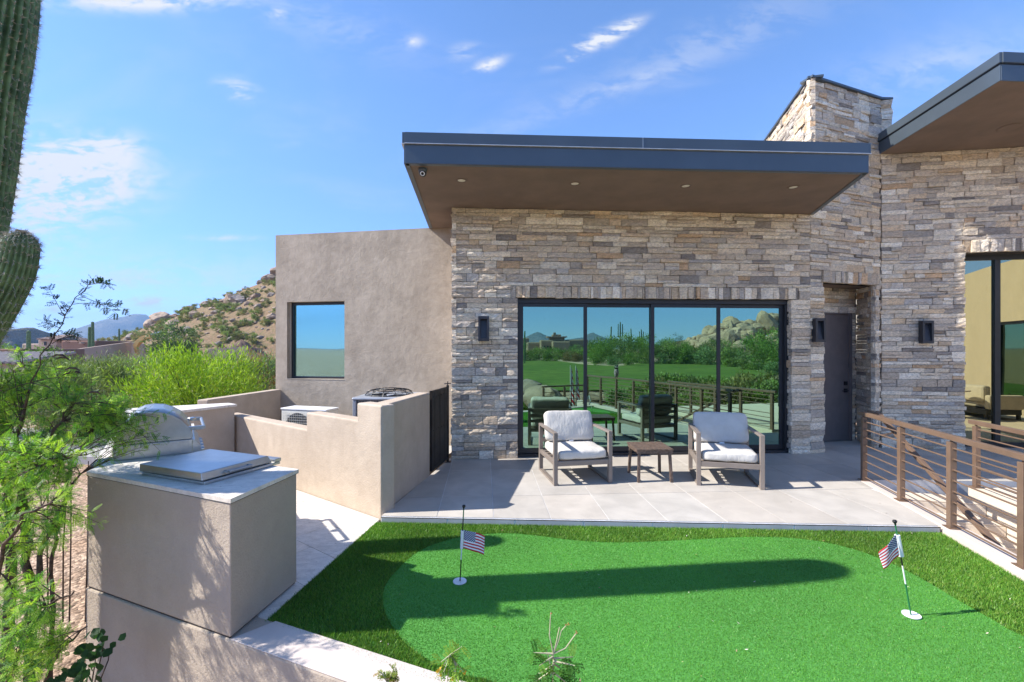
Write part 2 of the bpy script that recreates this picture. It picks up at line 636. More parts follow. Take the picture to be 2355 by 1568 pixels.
M['desert'] = mat_ground('desert_gravel', ((0.46, 0.31, 0.20), (0.56, 0.42, 0.30), (0.30, 0.20, 0.13)), 0.7, 0.03, 14, 24.0)
M['hill'] = mat_ground('hill_soil', ((0.255, 0.165, 0.10), (0.29, 0.20, 0.125), (0.165, 0.15, 0.07)), 0.22, 0.4, 1.5)
M['fairway'] = mat_ground('fairway_grass', ((0.105, 0.18, 0.03), (0.16, 0.22, 0.045), (0.085, 0.13, 0.028)), 0.06, 0.02, 9)
M['sand'] = mat_ground('sand', ((0.52, 0.40, 0.27), (0.58, 0.46, 0.32), (0.45, 0.33, 0.22)), 0.4, 0.01, 9)
M['driveway'] = mat_ground('driveway_paving', ((0.42, 0.40, 0.38), (0.48, 0.46, 0.43), (0.36, 0.34, 0.32)), 1.2, 0.004, 30)
M['mountain'] = mat_ground('mountain_rock', ((0.15, 0.13, 0.10), (0.22, 0.18, 0.14), (0.07, 0.075, 0.05)), 0.012, 22, 0.03)
# ================================================================== THE SETTING: ground and paving
def sheet(name, poly, z, mat, kind='structure'):
    o = MB().add([(p[0], p[1], z) for p in poly], [tuple(range(len(poly)))]).build(name, mat)
    o['kind'] = kind
    return o


def make_ground():
    """desert floor out to the horizon: fine near the house, coarse far away"""
    rr = [0, 6, 10, 14, 20, 28, 40, 60, 90, 140, 240, 500, 1200, 3000, 6500]
    na = 72
    v = [(0, 0, GROUND)]
    for r in rr[1:]:
        for k in range(na):
            a = 2 * math.pi * k / na
            x, y = r * math.cos(a), r * math.sin(a)
            dz = 0.0
            if 10 < r < 300:
                dz = 0.18 * mnoise.noise(Vector((x * 0.08, y * 0.08, 3)))
            v.append((x, y, GROUND + dz))
    f = [(0, 1 + k, 1 + (k + 1) % na) for k in range(na)]
    for i in range(len(rr) - 2):
        for k in range(na):
            a, b = 1 + i * na + k, 1 + i * na + (k + 1) % na
            f.append((a, a + na, b + na, b))
    o = MB().add(v, f).build('ground', M['desert'])
    o['kind'] = 'structure'


make_ground()


def clip_poly(subject, rect):
    """Sutherland-Hodgman: polygon cut to a convex counter-clockwise one"""
    out = list(subject)
    n = len(rect)
    for i in range(n):
        a, b = rect[i], rect[(i + 1) % n]
        inp, out = out, []
        if not inp:
            break

        def side(p):
            return (b[0] - a[0]) * (p[1] - a[1]) - (b[1] - a[1]) * (p[0] - a[0])
        for j in range(len(inp)):
            p, q = inp[j], inp[(j + 1) % len(inp)]
            sp, sq = side(p), side(q)
            if sp >= 0:
                out.append(p)
            if (sp >= 0) != (sq >= 0):
                t = sp / (sp - sq)
                out.append((p[0] + t * (q[0] - p[0]), p[1] + t * (q[1] - p[1])))
    return out


def poly_area(p):
    return 0.5 * sum(p[i][0] * p[(i + 1) % len(p)][1] - p[(i + 1) % len(p)][0] * p[i][1] for i in range(len(p)))


def lay_tiles(parent, name, poly, origin, ang, w, d, joint, ztop, thick, mat, base_col, var, seed, stagger=0.0, warm=0.0):
    if poly_area(poly) < 0:
        poly = poly[::-1]
    rnd = random.Random(seed)
    c, s = math.cos(ang), math.sin(ang)
    loc = [((x - origin[0]) * c + (y - origin[1]) * s, -(x - origin[0]) * s + (y - origin[1]) * c) for (x, y) in poly]
    i0, i1 = math.floor(min(p[0] for p in loc) / w) - 1, math.ceil(max(p[0] for p in loc) / w) + 1
    j0, j1 = math.floor(min(p[1] for p in loc) / d), math.ceil(max(p[1] for p in loc) / d)
    for j in range(j0, j1):
        off = stagger * w * (j % 2) + (rnd.uniform(-.12, .12) * w if stagger else 0)
        for i in range(i0, i1):
            h = joint / 2
            rect = [(i * w + off + h, j * d + h), ((i + 1) * w + off - h, j * d + h), ((i + 1) * w + off - h, (j + 1) * d - h), (i * w + off + h, (j + 1) * d - h)]
            q = clip_poly(loc, rect)
            if len(q) < 3 or abs(poly_area(q)) < 0.004:
                continue
            wp = [(origin[0] + x * c - y * s, origin[1] + x * s + y * c) for (x, y) in q]
            k = 1 + rnd.uniform(-var, var)
            wv = rnd.uniform(-warm, warm)
            col = (base_col[0] * k * (1 + wv), base_col[1] * k, base_col[2] * k * (1 - wv))
            MB().prism(wp, ztop - thick, ztop + rnd.uniform(-.0006, .0006), col).build(name, mat, parent)


# ---- the grey porcelain terrace
PATIO = [(-1.40, 4.885), (4.32, 4.615), (4.735, 6.22), (9.9, 6.02), (9.9, 9.2), (-.75, 9.2)]
patio = MB().prism(PATIO, -0.30, -0.004).build('patio', M['grout'])
patio['kind'] = 'structure'
ORG[patio.name] = Vector((0, 0, 0))
lay_tiles(patio, 'tile', PATIO, (0.365, 5.565), math.atan(FA), 0.604, 1.2, 0.008, 0.0, 0.003, M['patio'], (0.49, 0.452, 0.40), 0.07, 5, 0.0, 0.015)
MB().prism([(-1.40, 4.871), (4.325, 4.601), (4.32, 4.6135), (-1.40, 4.8835)], -0.09, -0.012).build('riser_tile', M['patio'], patio)
for i in range(8):
    t0, t1 = i / 8 + .0015, (i + 1) / 8 - .0015
    a = Vector((-1.40, 4.869)).lerp(Vector((4.325, 4.599)), t0)
    b = Vector((-1.40, 4.869)).lerp(Vector((4.325, 4.599)), t1)
    MB().prism([(a.x, a.y - .008), (b.x, b.y - .008), (b.x, b.y), (a.x, a.y)], -.085, -.016, (.43, .44, .46)).build('riser_tile', M['patio'], patio)
MB().prism([(-1.40, 4.862), (4.327, 4.592), (4.325, 4.60), (-1.40, 4.87)], -.0155, -.0085).build('edge_strip', M['black'], patio)  # thin black strip drawing the dark gap under the tile edge

# ---- the travertine path beside the kitchen
PATH = [(-1.44, 4.95), (-4.62, 7.28), (-5.0, 6.2), (-3.2, 3.5), (-1.78, 2.92), (-1.68, 3.11), (-1.452, 4.83)]
path = MB().prism(PATH, -0.35, -0.068).build('path', M['mortar'])
path['kind'] = 'structure'
lay_tiles(path, 'travertine_tile', PATH, (-1.44, 4.95), R(143.7), 0.61, 0.41, 0.005, -0.060, 0.02, M['travertine'], (0.70, 0.645, 0.57), 0.07, 9, 0.5, 0.02)

# ---- lawn of artificial turf and the putting green set into it
LAWN_Z = -0.07
LAWN = [(-1.449, 4.865), (-1.683, 3.104), (3.35, 0.74), (4.33, 4.59)]
lawn = MB().prism(LAWN, -0.35, LAWN_Z).build('lawn', M['turf_base'])
lawn['kind'] = 'structure'
_gp = [(880, 1372), (886, 1345), (912, 1310), (960, 1268), (1020, 1243), (1090, 1229), (1170, 1225), (1240, 1231), (1310, 1240), (1400, 1246),
       (1500, 1244), (1600, 1239), (1700, 1234), (1790, 1234), (1880, 1243), (1960, 1261), (2040, 1290), (2120, 1330), (2200, 1377), (2280, 1422), (2354, 1462)]
_gq = [(1150, 1568), (1085, 1553), (1030, 1535), (980, 1512), (935, 1477), (902, 1437), (885, 1403)]
GREEN = [G(x, y, -0.058) for x, y in _gp] + [(3.50, 2.45), (3.48, 1.9), (3.1, 1.45), (2.4, 1.45), (1.5, 1.75), (.75, 2.15)] + [G(x, y, -0.058) for x, y in _gq]


def smooth_loop(pts, n=4):
    out = []
    m = len(pts)
    for i in range(m):
        p0, p1, p2, p3 = [Vector(pts[(i + k - 1) % m]) for k in range(4)]
        for k in range(n):
            t = k / n
            out.append(tuple(0.5 * ((2 * p1) + (p2 - p0) * t + (2 * p0 - 5 * p1 + 4 * p2 - p3) * t * t + (3 * p1 - p0 - 3 * p2 + p3) * t ** 3)))
    return out


GREEN = smooth_loop(GREEN)
green = MB().prism(GREEN, -0.12, -0.062).build('putting_green', M['green_base'])
green['kind'] = 'structure'


def inside(poly, x, y):
    """vectorised point-in-polygon"""
    p = np.array(poly)
    q = np.roll(p, -1, axis=0)
    res = np.zeros(len(x), dtype=bool)
    for (x0, y0), (x1, y1) in zip(p, q):
        c = ((y0 > y) != (y1 > y)) & (x < (x1 - x0) * (y - y0) / (y1 - y0 + 1e-12) + x0)
        res ^= c
    return res


def blades(n, keep, box, z, h, w, lean, cols, seed):
    g = np.random.default_rng(seed)
    x = g.uniform(box[0], box[1], n)
    y = g.uniform(box[2], box[3], n)
    k = keep(x, y)
    x, y = x[k], y[k]
    n = len(x)
    a = g.uniform(0, 2 * np.pi, n)
    hh = h * g.uniform(0.65, 1.15, n)
    la = g.uniform(0, 2 * np.pi, n)
    ll = hh * lean * g.uniform(0.2, 1, n)
    wx, wy = np.cos(a) * w / 2, np.sin(a) * w / 2
    v = np.zeros((n, 3, 3))
    v[:, 0] = np.stack([x - wx, y - wy, np.full(n, z)], 1)
    v[:, 1] = np.stack([x + wx, y + wy, np.full(n, z)], 1)
    v[:, 2] = np.stack([x + np.cos(la) * ll, y + np.sin(la) * ll, z + hh], 1)
    cols = np.array(cols)
    c = cols[g.integers(0, len(cols), n)] * g.uniform(0.75, 1.25, (n, 1))
    # worn and brushed patches
    wear = 1 + .10 * np.sin(x * 1.7 + 1.3 * np.sin(y * 2.3)) + .07 * np.sin(x * 4.1 - y * 3.3 + 2 * np.sin(x * 1.1)) + .05 * np.sin(x * 9 + y * 7)
    c = c * wear[:, None]
    return v.reshape(-1, 3), np.arange(3 * n).reshape(-1, 3), np.repeat(c, 3, axis=0)


def in_view(x, y, m=0.25):
    """nothing of the turf is seen nearer than this line"""
    return (y > 2.1 - 0.05 * np.abs(x)) & (x < 1.25 * y + m)


box = (-1.75, 4.4, 1.9, 4.9)
v, f, t = blades(520000, lambda x, y: inside(LAWN, x, y) & ~inside(GREEN, x, y) & in_view(x, y), box, LAWN_Z, 0.025, 0.0052, 0.9,
                 [(0.12, 0.285, 0.03), (0.095, 0.245, 0.026), (0.165, 0.34, 0.042), (0.23, 0.34, 0.06), (0.08, 0.20, 0.024)], 1)
o = mesh_np('lawn_grass', v, f, M['turf'], None, t)
tag(o, 'long green artificial grass blades round the putting green', 'grass', kind='stuff')
v, f, t = blades(520000, lambda x, y: inside(GREEN, x, y) & in_view(x, y), box, -0.0625, 0.0085, 0.0042, 0.9,
                 [(0.105, 0.32, 0.042), (0.115, 0.335, 0.045), (0.095, 0.30, 0.04), (0.13, 0.35, 0.052), (0.14, 0.345, 0.046)], 2)
o = mesh_np('putting_turf', v, f, M['turf'], None, t)
tag(o, 'short dense green putting turf fibres', 'grass', kind='stuff')

# ---- plastered kerbs and the retaining wall on the open side
WB = Vector((-1.791, 2.895))
WU = Vector((0.9225, -0.386))
WN = Vector((-0.386, -0.9225))          # outward, away from the lawn


def along(p, u, n, a, b):
    q = p + u * a + n * b
    return (q.x, q.y)


rw = thing('retaining_wall', 'tan stucco retaining wall whose pale top edges the lawn below the barbecue counter', 'wall', (WB.x, WB.y, GROUND))
MB().prism([along(WB, WU, WN, -1.64, 0.004), along(WB, WU, WN, 5.9, 0.004), along(WB, WU, WN, 5.9, -0.252), along(WB, WU, WN, -1.64, -0.252)],
           GROUND - 0.1, -0.058).build('wall_face', M['stucco_block'], rw, bevel=0.012)
MB().prism([along(WB, WU, WN, 0.006, 0.002), along(WB, WU, WN, 5.9, 0.002), along(WB, WU, WN, 5.9, -0.25), along(WB, WU, WN, 0.10, -0.25), along(WB, WU, WN, 0.006, -0.02)],
           -0.0575, -0.050).build('kerb_top', M['kerb'], rw, bevel=0.003)

KU = Vector((0.2325, 0.9726))          # direction of the railing kerb, away from the camera
KN = Vector((0.9726, -0.2325))
K0 = Vector((4.735, 6.22))             # inner edge at the far end
rk = MB().prism([along(K0, KU, KN, -6.6, 0), along(K0, KU, KN, 0.02, 0), along(K0, KU, KN, 0.02, 0.2), along(K0, KU, KN, -6.6, 0.2)], -1.5, 0.002).build('railing_kerb', M['kerb'], bevel=0.01)
tag(rk, 'pale plaster kerb carrying the long bronze railing', 'kerb')

# ================================================================== LEDGER STONE
PALETTE = [((0.69, 0.575, 0.43), 6), ((0.77, 0.65, 0.49), 6), ((0.61, 0.51, 0.395), 5), ((0.49, 0.42, 0.345), 3), ((0.33, 0.285, 0.24), 2),
           ((0.56, 0.495, 0.42), 2), ((0.68, 0.52, 0.35), 3), ((0.64, 0.435, 0.26), 1), ((0.84, 0.735, 0.58), 5), ((0.61, 0.485, 0.355), 3)]
_pal = [c for c, w in PALETTE for _ in range(w)]


def stone_piece(P0, u, n, s0, s1, z0, z1, rnd, zmap, vertical=False, proud=0.0):
    L, Hh = s1 - s0, z1 - z0
    nx = max(2, min(7, round(L / 0.07)))
    nz = max(2, min(5, round(Hh / 0.04)))
    base = rnd.uniform(-0.014, 0.020) + proud
    tilt = rnd.uniform(-0.010, 0.010)
    tz = rnd.uniform(-0.006, 0.008)
    ofs = Vector((rnd.uniform(0, 99), rnd.uniform(0, 99), rnd.uniform(0, 99)))
    g = 0.0032
    amp = rnd.uniform(0.008, 0.017)
    verts, idx = [], {}
    for j in range(nz + 1):
        for i in range(nx + 1):
            fs, fz = i / nx, j / nz
            s = s0 + g + (L - 2 * g) * fs
            z = z0 + g + (Hh - 2 * g) * fz
            edge = i in (0, nx) or j in (0, nz)
            d = base + tilt * (fs - .5) * 2 + tz * (fz - .5) * 2 + amp * mnoise.fractal(Vector((s * 9, z * 16, 0)) + ofs, 1.0, 2.0, 3)
            if edge:
                d -= 0.006
                s += rnd.uniform(-1, 1) * 0.0022
                z += rnd.uniform(-1, 1) * 0.0022
            else:
                s += rnd.uniform(-1, 1) * 0.012
                z += rnd.uniform(-1, 1) * 0.006
            p = P0 + u * s + n * d
            idx[(i, j)] = len(verts)
            verts.append((p.x, p.y, zmap(s, z)))
    faces = []
    for j in range(nz):
        for i in range(nx):
            faces.append((idx[i, j], idx[i + 1, j], idx[i + 1, j + 1], idx[i, j + 1]))
    ring = [(i, 0) for i in range(nx + 1)] + [(nx, j) for j in range(1, nz + 1)] + [(i, nz) for i in range(nx - 1, -1, -1)] + [(0, j) for j in range(nz - 1, 0, -1)]
    b0 = len(verts)
    for (i, j) in ring:
        s = s0 + g + (L - 2 * g) * i / nx
        z = z0 + g + (Hh - 2 * g) * j / nz
        p = P0 + u * s - n * 0.075
        verts.append((p.x, p.y, zmap(s, z)))
    for k in range(len(ring)):
        k2 = (k + 1) % len(ring)
        faces.append((idx[ring[k]], b0 + k, b0 + k2, idx[ring[k2]]))
    c = rnd.choice(_pal)
    k = rnd.uniform(0.86, 1.16)
    return dict(a=L * Hh, v=verts, f=faces, t=tuple(x * k for x in c))


def stone_wall(P0, P1, z0, z1, seed, openings=(), headers=(), rows=None, zmap=None, weight=1.0):
    rnd = random.Random(seed)
    P0, P1 = Vector(P0), Vector(P1)
    L = (P1 - P0).length
    u = (P1 - P0).normalized()
    n = Vector((u.y, -u.x))
    zmap = zmap or (lambda s, z: z)
    out = []
    brk = sorted({z0, z1, *[z for o in openings for z in o[2:4] if z0 < z < z1], *[z for h in headers for z in h[2:4] if z0 < z < z1]})
    bands = []
    for a, b in zip(brk[:-1], brk[1:]):
        z = a
        while z < b - 1e-6:
            h = rnd.choice([0.055, 0.06, 0.07, 0.08, 0.09, 0.105, 0.12, 0.135])
            if b - z < 0.12:
                h = b - z
            elif b - z - h < 0.045:
                h = (b - z) / 2
            bands.append((z, z + h))
            z += h
    for (a, b) in bands:
        mid = (a + b) / 2
        blocked = sorted([(o[0], o[1]) for o in list(openings) + list(headers) if o[2] < mid < o[3]])
        spans, s = [], 0.0
        for (x0, x1) in blocked:
            if x0 - s > 0.02:
                spans.append((s, x0))
            s = max(s, x1)
        if L - s > 0.02:
            spans.append((s, L))
        for (sa, sb) in spans:
            s = sa
            while s < sb - 1e-6:
                ln = rnd.choice([0.16, 0.2, 0.24, 0.28, 0.33, 0.38, 0.44, 0.5]) * (1.0 if b - a > .08 else 1.1)
                if sb - s < 0.34:
                    ln = sb - s
                elif sb - s - ln < 0.12:
                    ln = (sb - s) / 2
                e = s + ln
                if b - a > 0.098 and rnd.random() < 0.3:
                    m = a + (b - a) * rnd.uniform(0.4, 0.6)
                    out.append(stone_piece(P0, u, n, s, e, a, m, rnd, zmap))
                    out.append(stone_piece(P0, u, n, s, e, m, b, rnd, zmap))
                else:
                    out.append(stone_piece(P0, u, n, s, e, a, b, rnd, zmap))
                s = e
    for (x0, x1, a, b) in headers:
        s = x0
        while s < x1 - 1e-6:
            w = rnd.choice([0.045, 0.055, 0.07, 0.085, 0.10, 0.12, 0.13])
            if x1 - s < 0.14:
                w = x1 - s
            out.append(stone_piece(P0, u, n, s, s + w, a + rnd.uniform(-.006, .006), b - 0.002, rnd, zmap, proud=0.012))
            s += w
    for p in out:
        p['a'] *= weight
    return out


def place_stones(parent, pieces, limit=300):
    pieces.sort(key=lambda d: -d['a'])
    for d in pieces[:limit]:
        MB().add(d['v'], d['f'], d['t']).build('stone', M['stone'], parent)
    rest = pieces[limit:]
    if rest:
        mb = MB()
        for d in rest:
            mb.add(d['v'], d['f'], d['t'])
        o = mb.build('small_stones', M['stone'], parent)
        o['kind'] = 'stuff'


def wall_panel(name, mat, parent, P0, P1, z0, z1, thick, hole=None):
    """a wall slab from P0 to P1 (outer face to the right-hand side of P0->P1), with one opening cut through"""
    P0, P1 = Vector(P0), Vector(P1)
    u = (P1 - P0).normalized()
    n = Vector((u.y, -u.x))
    L = (P1 - P0).length

    def pt(s, z, d=0.0):
        q = P0 + u * s - n * d
        return (q.x, q.y, z)
    mb = MB()
    if hole is None:
        mb.add([pt(0, z0), pt(L, z0), pt(L, z1), pt(0, z1), pt(0, z0, thick), pt(L, z0, thick), pt(L, z1, thick), pt(0, z1, thick)],
               [(0, 1, 2, 3), (5, 4, 7, 6), (3, 2, 6, 7), (1, 0, 4, 5), (1, 5, 6, 2), (4, 0, 3, 7)])
    else:
        a, b, za, zb = hole
        za = max(za, z0)
        v = [pt(0, z0), pt(L, z0), pt(L, z1), pt(0, z1), pt(a, za), pt(b, za), pt(b, zb), pt(a, zb)]
        v += [pt(0, z0, thick), pt(L, z0, thick), pt(L, z1, thick), pt(0, z1, thick), pt(a, za, thick), pt(b, za, thick), pt(b, zb, thick), pt(a, zb, thick)]
        f = [(0, 1, 5, 4), (1, 2, 6, 5), (2, 3, 7, 6), (3, 0, 4, 7)]
        f += [tuple(8 + i for i in q[::-1]) for q in f[:4]]
        f += [(4, 5, 13, 12), (5, 6, 14, 13), (6, 7, 15, 14), (7, 4, 12, 15)]
        f += [(3, 2, 10, 11), (1, 0, 8, 9), (2, 1, 9, 10), (0, 3, 11, 8)]
        mb.add(v, f)
    return mb.build(name, mat, parent)


# ================================================================== HOUSE, main wing
W0, W1 = Vector((-0.977, fac_y(-0.977))), Vector((5.07, fac_y(5.07)))
FU = (W1 - W0).normalized()
FN = Vector((FU.y, -FU.x))


def fs(x):
    """distance along the facade of plan coordinate x"""
    return (x - W0.x) / FU.x


def fpt(x, d=0.0):
    """point on the facade, d metres behind its face"""
    q = Vector((x, fac_y(x))) - FN * d
    return q


house = thing('stone_house', 'low house wing with stacked ledger stone front, tan stucco side and flat overhanging roof', 'house', (2.0, 9.0, 0))
WIN = (fs(0.094), fs(4.732), 0.0, 2.62)
wall_panel('wall_core', M['mortar'], house, tuple(W0 - FN * 0.045), tuple(W1 - FN * 0.045), -0.1, 4.07, 0.3, (WIN[0] - .01, WIN[1] + .01, -0.1, 2.63))
pieces = stone_wall(W0, W1, 0.0, 4.07, 11, [WIN], [(fs(-0.02), fs(4.86), 2.62, 2.815)])
pieces += stone_wall((-0.977, 8.75), W0, 0.0, 4.07, 12, weight=0.001)
# splayed stone jamb of the door opening
pieces += stone_wall(tuple(fpt(4.725, .17)), tuple(fpt(4.745, .01)), 0.0, 2.61, 13, weight=0.02)
place_stones(house, pieces)

# stucco side wing
S0, S1 = Vector((-4.81, 9.264)), Vector((-0.95, 8.586))
SU = (S1 - S0).normalized()
SN = Vector((SU.y, -SU.x))
wx0, wx1 = 0.256, 1.52
wall_panel('stucco_wall', M['stucco_wing'], house, tuple(S0), tuple(S1), -1.2, 4.094, 0.32, (wx0, wx1, 1.167, 2.729))
wall_panel('stucco_side_wall', M['stucco_wing'], house, (-5.7, 14.5), (-4.812, 9.266), -1.2, 4.09, 0.3)
wall_panel('stucco_back_wall', M['stucco_wing'], house, (9.5, 14.5), (-5.7, 14.5), -1.2, 4.09, 0.3)
MB().prism([(-4.7, 9.5), (-1.0, 8.9), (-1.0, 14.3), (-5.6, 14.3)], 3.7, 3.86).build('flat_roof', M['stucco_wing'], house)


def spt(s, z, d):
    q = S0 + SU * s - SN * d
    return Vector((q.x, q.y, z))


win = MB()
fw = 0.055
for (a, b, za, zb) in [(wx0, wx1, 1.167, 1.167 + fw), (wx0, wx1, 2.729 - fw, 2.729), (wx0, wx0 + fw, 1.167 + fw, 2.729 - fw), (wx1 - fw, wx1, 1.167 + fw, 2.729 - fw)]:
    win.obb((spt((a + b) / 2, (za + zb) / 2, 0.15)), Vector((SU.x, SU.y, 0)) * (b - a) / 2, Vector((SN.x, SN.y, 0)) * 0.035, (0, 0, (zb - za) / 2))
wn = win.build('window', M['frame'], house)
MB().obb(spt((wx0 + wx1) / 2, 1.948, 0.155), Vector((SU.x, SU.y, 0)) * (wx1 - wx0 - .1) / 2, Vector((SN.x, SN.y, 0)) * 0.006, (0, 0, 0.73)).build('pane', M['glass_pale'], wn)
MB().obb(spt((wx0 + wx1) / 2, 1.172, 0.055), Vector((SU.x, SU.y, 0)) * (wx1 - wx0 + .0) / 2, Vector((SN.x, SN.y, 0)) * 0.06, (0, 0, 0.008)).build('sill', M['stucco_wing'], wn)

# the four sliding glass panels
slider = MB()


def fbar(mb, x0, x1, z0, z1, d0, d1):
    a, b = fpt((x0 + x1) / 2, (d0 + d1) / 2), Vector((FU.x, FU.y, 0))
    nn = Vector((FN.x, FN.y, 0))
    return mb.obb((a.x, a.y, (z0 + z1) / 2), b * ((x1 - x0) / FU.x / 2), nn * ((d1 - d0) / 2), (0, 0, (z1 - z0) / 2))


fbar(slider, 0.094, 4.732, 2.545, 2.62, 0.10, 0.29)
fbar(slider, 0.094, 4.732, 0.0, 0.045, 0.08, 0.29)
fbar(slider, 0.094, 0.135, 0.045, 2.545, 0.10, 0.29)
fbar(slider, 4.69, 4.732, 0.045, 2.545, 0.10, 0.29)
sl = slider.build('door_frame', M['frame'], house, bevel=0.003)
edges = [0.135, 1.235, 2.385, 3.53, 4.69]
for k in range(4):
    x0, x1 = edges[k] - (.03 if k else 0), edges[k + 1] + (.03 if k < 3 else 0)
    dd = 0.12 + 0.035 * (k % 2)
    pf = MB()
    st = 0.058
    fbar(pf, x0, x0 + st, 0.05, 2.54, dd, dd + .04)
    fbar(pf, x1 - st, x1, 0.05, 2.54, dd, dd + .04)
    fbar(pf, x0 + st, x1 - st, 0.05, 0.135, dd, dd + .04)
    fbar(pf, x0 + st, x1 - st, 2.485, 2.54, dd, dd + .04)
    p = pf.build('sliding_door', M['frame'], house, bevel=0.002)
    q = MB()
    fbar(q, x0 + st, x1 - st, 0.135, 2.485, dd + .016, dd + .024)
    q.build('pane', M['glass'], p)

# the dim room behind the glass
rm = MB()
rm.box(-0.6, 7.85, -0.02, 4.95, 12.5, -0.003)
rm.box(-0.6, 12.4, 0, 4.95, 12.5, 2.95)
rm.box(-0.72, 7.75, 0, -0.6, 12.5, 2.95)
rm.box(4.95, 8.0, 0, 5.05, 12.5, 2.95)
rm.box(-0.72, 7.85, 2.95, 5.05, 12.5, 3.05)
rm.build('room_lining', M['room'], house)

# roof
ZS = 4.075
ROOF = [(-1.315, 5.603), (4.607, 5.905), (5.12, 7.75), (5.05, 12.2), (-1.85, 12.2), (-1.557, 8.62)]
rf = MB().prism(ROOF, ZS, ZS + 0.10).build('roof', M['soffit'], house)


def offset_edge(poly, i, out, ext=0.0):
    a, b = Vector(poly[i]), Vector(poly[(i + 1) % len(poly)])
    u = (b - a).normalized()
    n = Vector((u.y, -u.x))
    return a - u * ext, b + u * ext, n


def fascia(poly, i, z0, z1, d0, d1, name, mat, parent, e0=0.0, e1=0.0):
    a, b, n = offset_edge(poly, i, 1)
    u = (b - a).normalized()
    a, b = a - u * e0, b + u * e1
    return MB().prism([tuple(a + n * d1), tuple(b + n * d1), tuple(b + n * d0), tuple(a + n * d0)], z0, z1).build(name, mat, parent, bevel=0.003)


# edges: 0 front, 1 right, 5 left (counter-clockwise polygon)
for i, e in ((0, (0.0, 0.0)), (1, (0.012, 0.0)), (5, (0.0, 0.012))):
    fascia(ROOF, i, ZS - 0.004, 4.302, 0.0, 0.014, 'fascia', M['fascia'], rf, *e)
    fascia(ROOF, i, 4.312, 4.446, 0.0, 0.034, 'cap_flashing', M['fascia'], rf, e[0] * 2.2, e[1] * 2.2)
    fascia(ROOF, i, 4.302, 4.312, 0.0, 0.042, 'drip_edge', M['drip'], rf, e[0] * 2.4, e[1] * 2.4)
    fascia(ROOF, i, ZS - 0.010, ZS - 0.0045, -0.05, 0.014, 'edge_strip', M['fascia'], rf, e[0], e[1])
fascia(ROOF, 4, ZS - 0.004, 4.446, 0.0, 0.014, 'fascia', M['fascia'], rf, 0, 0.0)
MB().prism(ROOF, ZS + .10, 4.40).build('roof_deck', M['fascia'], rf)
for t in (0.5,):
    a = Vector(ROOF[0]).lerp(Vector(ROOF[1]), t)
    MB().box(a.x - .002, a.y - .037, 4.305, a.x + .002, a.y - .02, 4.447).build('flashing_seam', M['drip' if t == 0.5 else 'black'], rf)

# ================================================================== STONE TOWER with the side door
T0, T1 = Vector((5.07, fac_y(5.07))), Vector((6.64, 8.195))
tower = thing('chimney_tower', 'tall stacked stone chimney tower with a recessed brown door', 'tower', (5.9, 8.6, 0))
TL = (T1 - T0).length
TU = (T1 - T0).normalized()
TN = Vector((TU.y, -TU.x))


def tz(s, z):
    return z - max(0.0, z - 2.9) * 0.0225 * max(0.0, min(s, TL))


NI = (0.315, 1.50, 0.0, 2.93)
mb = MB()
bw = Vector((0.23, 0.973))
base = [T0 - TN * .05 + TU * .05, T1 - TN * .05, T1 + Vector((.18, .04)), Vector((7.2, 10.4)), T0 + bw * 2.6 + TU * .05]
wall_panel('wall_core', M['mortar'], tower, tuple(T0 - TN * .05 + TU * .16), tuple(T1 - TN * .05), 2.945, 6.24, 0.22)
MB().prism([tuple(T0 - TN * .05 + TU * .02), tuple(T0 - TN * .05 + TU * .29), tuple(T0 - TN * .3 + TU * .29), tuple(T0 - TN * .3 + TU * .12)], -.1, 4.0).build('pillar_core', M['mortar'], tower)
MB().prism([tuple(p) for p in base], 3.05, 6.2).build('tower_core', M['mortar'], tower)
pieces = stone_wall(T0, T1, 0.0, 6.39, 21, [NI], [(0.27, 1.60, 2.93, 3.135)], zmap=tz)
TB = T0 + bw * 2.6
pieces += stone_wall(TB, T0, 4.3, 6.39, 22, weight=0.8)
# return of the niche and the stone over the door
D0, D1 = Vector((5.40, 8.50)), Vector((6.70, 8.87))
pieces += stone_wall(D1, T0 + TU * 1.50 - TN * .02, 0.0, 2.93, 23, weight=0.5)
pieces += stone_wall(D0, D1, 2.475, 3.0, 24, weight=0.6)
pieces += stone_wall(Vector((6.605, 8.843)), D1, 0.0, 2.475, 25, weight=0.3)
pieces += stone_wall(T0 + TU * .315 - TN * .02, Vector((5.42, 8.5)), 0.0, 2.93, 26, weight=0.001)
place_stones(tower, pieces)
wall_panel('niche_wall', M['mortar'], tower, tuple(D0 - Vector((-.02, -.10))), tuple(D1 + Vector((.08, .10))), -.1, 3.1, 0.1)
MB().prism([tuple(T0 + TU * .2 - TN * .06), tuple(T1 - TN * .06), (6.8, 8.9), (5.3, 8.5)], 2.945, 3.04).build('niche_ceiling', M['soffit'], tower)
# metal coping along the sloping top
cp = MB()
for (a, b, sa, sb) in ((T0, T1, 0, TL), (TB, T0, None, None)):
    u = (b - a).normalized()
    n = Vector((u.y, -u.x))
    za = 6.39 if sa is None else tz(sa, 6.39)
    zb = 6.39 if sa is None else tz(sb, 6.39)
    q = [a + n * .04, b + n * .04, b - n * .2, a - n * .2]
    zz = [za, zb, zb, za]
    cp.add([(p.x, p.y, z) for p, z in zip(q, zz)] + [(p.x, p.y, z + .035) for p, z in zip(q, zz)],
           [(3, 2, 1, 0), (4, 5, 6, 7), (0, 1, 5, 4), (1, 2, 6, 5), (2, 3, 7, 6), (3, 0, 4, 7)])
q = [T1 + TN * .04, T1 + Vector((.2, -.03)), T1 + Vector((.22, .2)), T1 - TN * .2]
cp.prism([tuple(p) for p in q], tz(TL, 6.39) + .003, tz(TL, 6.39) + .038)
cp.build('coping', M['fascia'], tower)
pe = stone_wall(T1, T1 + Vector((.19, -.028)), 5.2, tz(TL, 6.39), 27)
pm = MB()
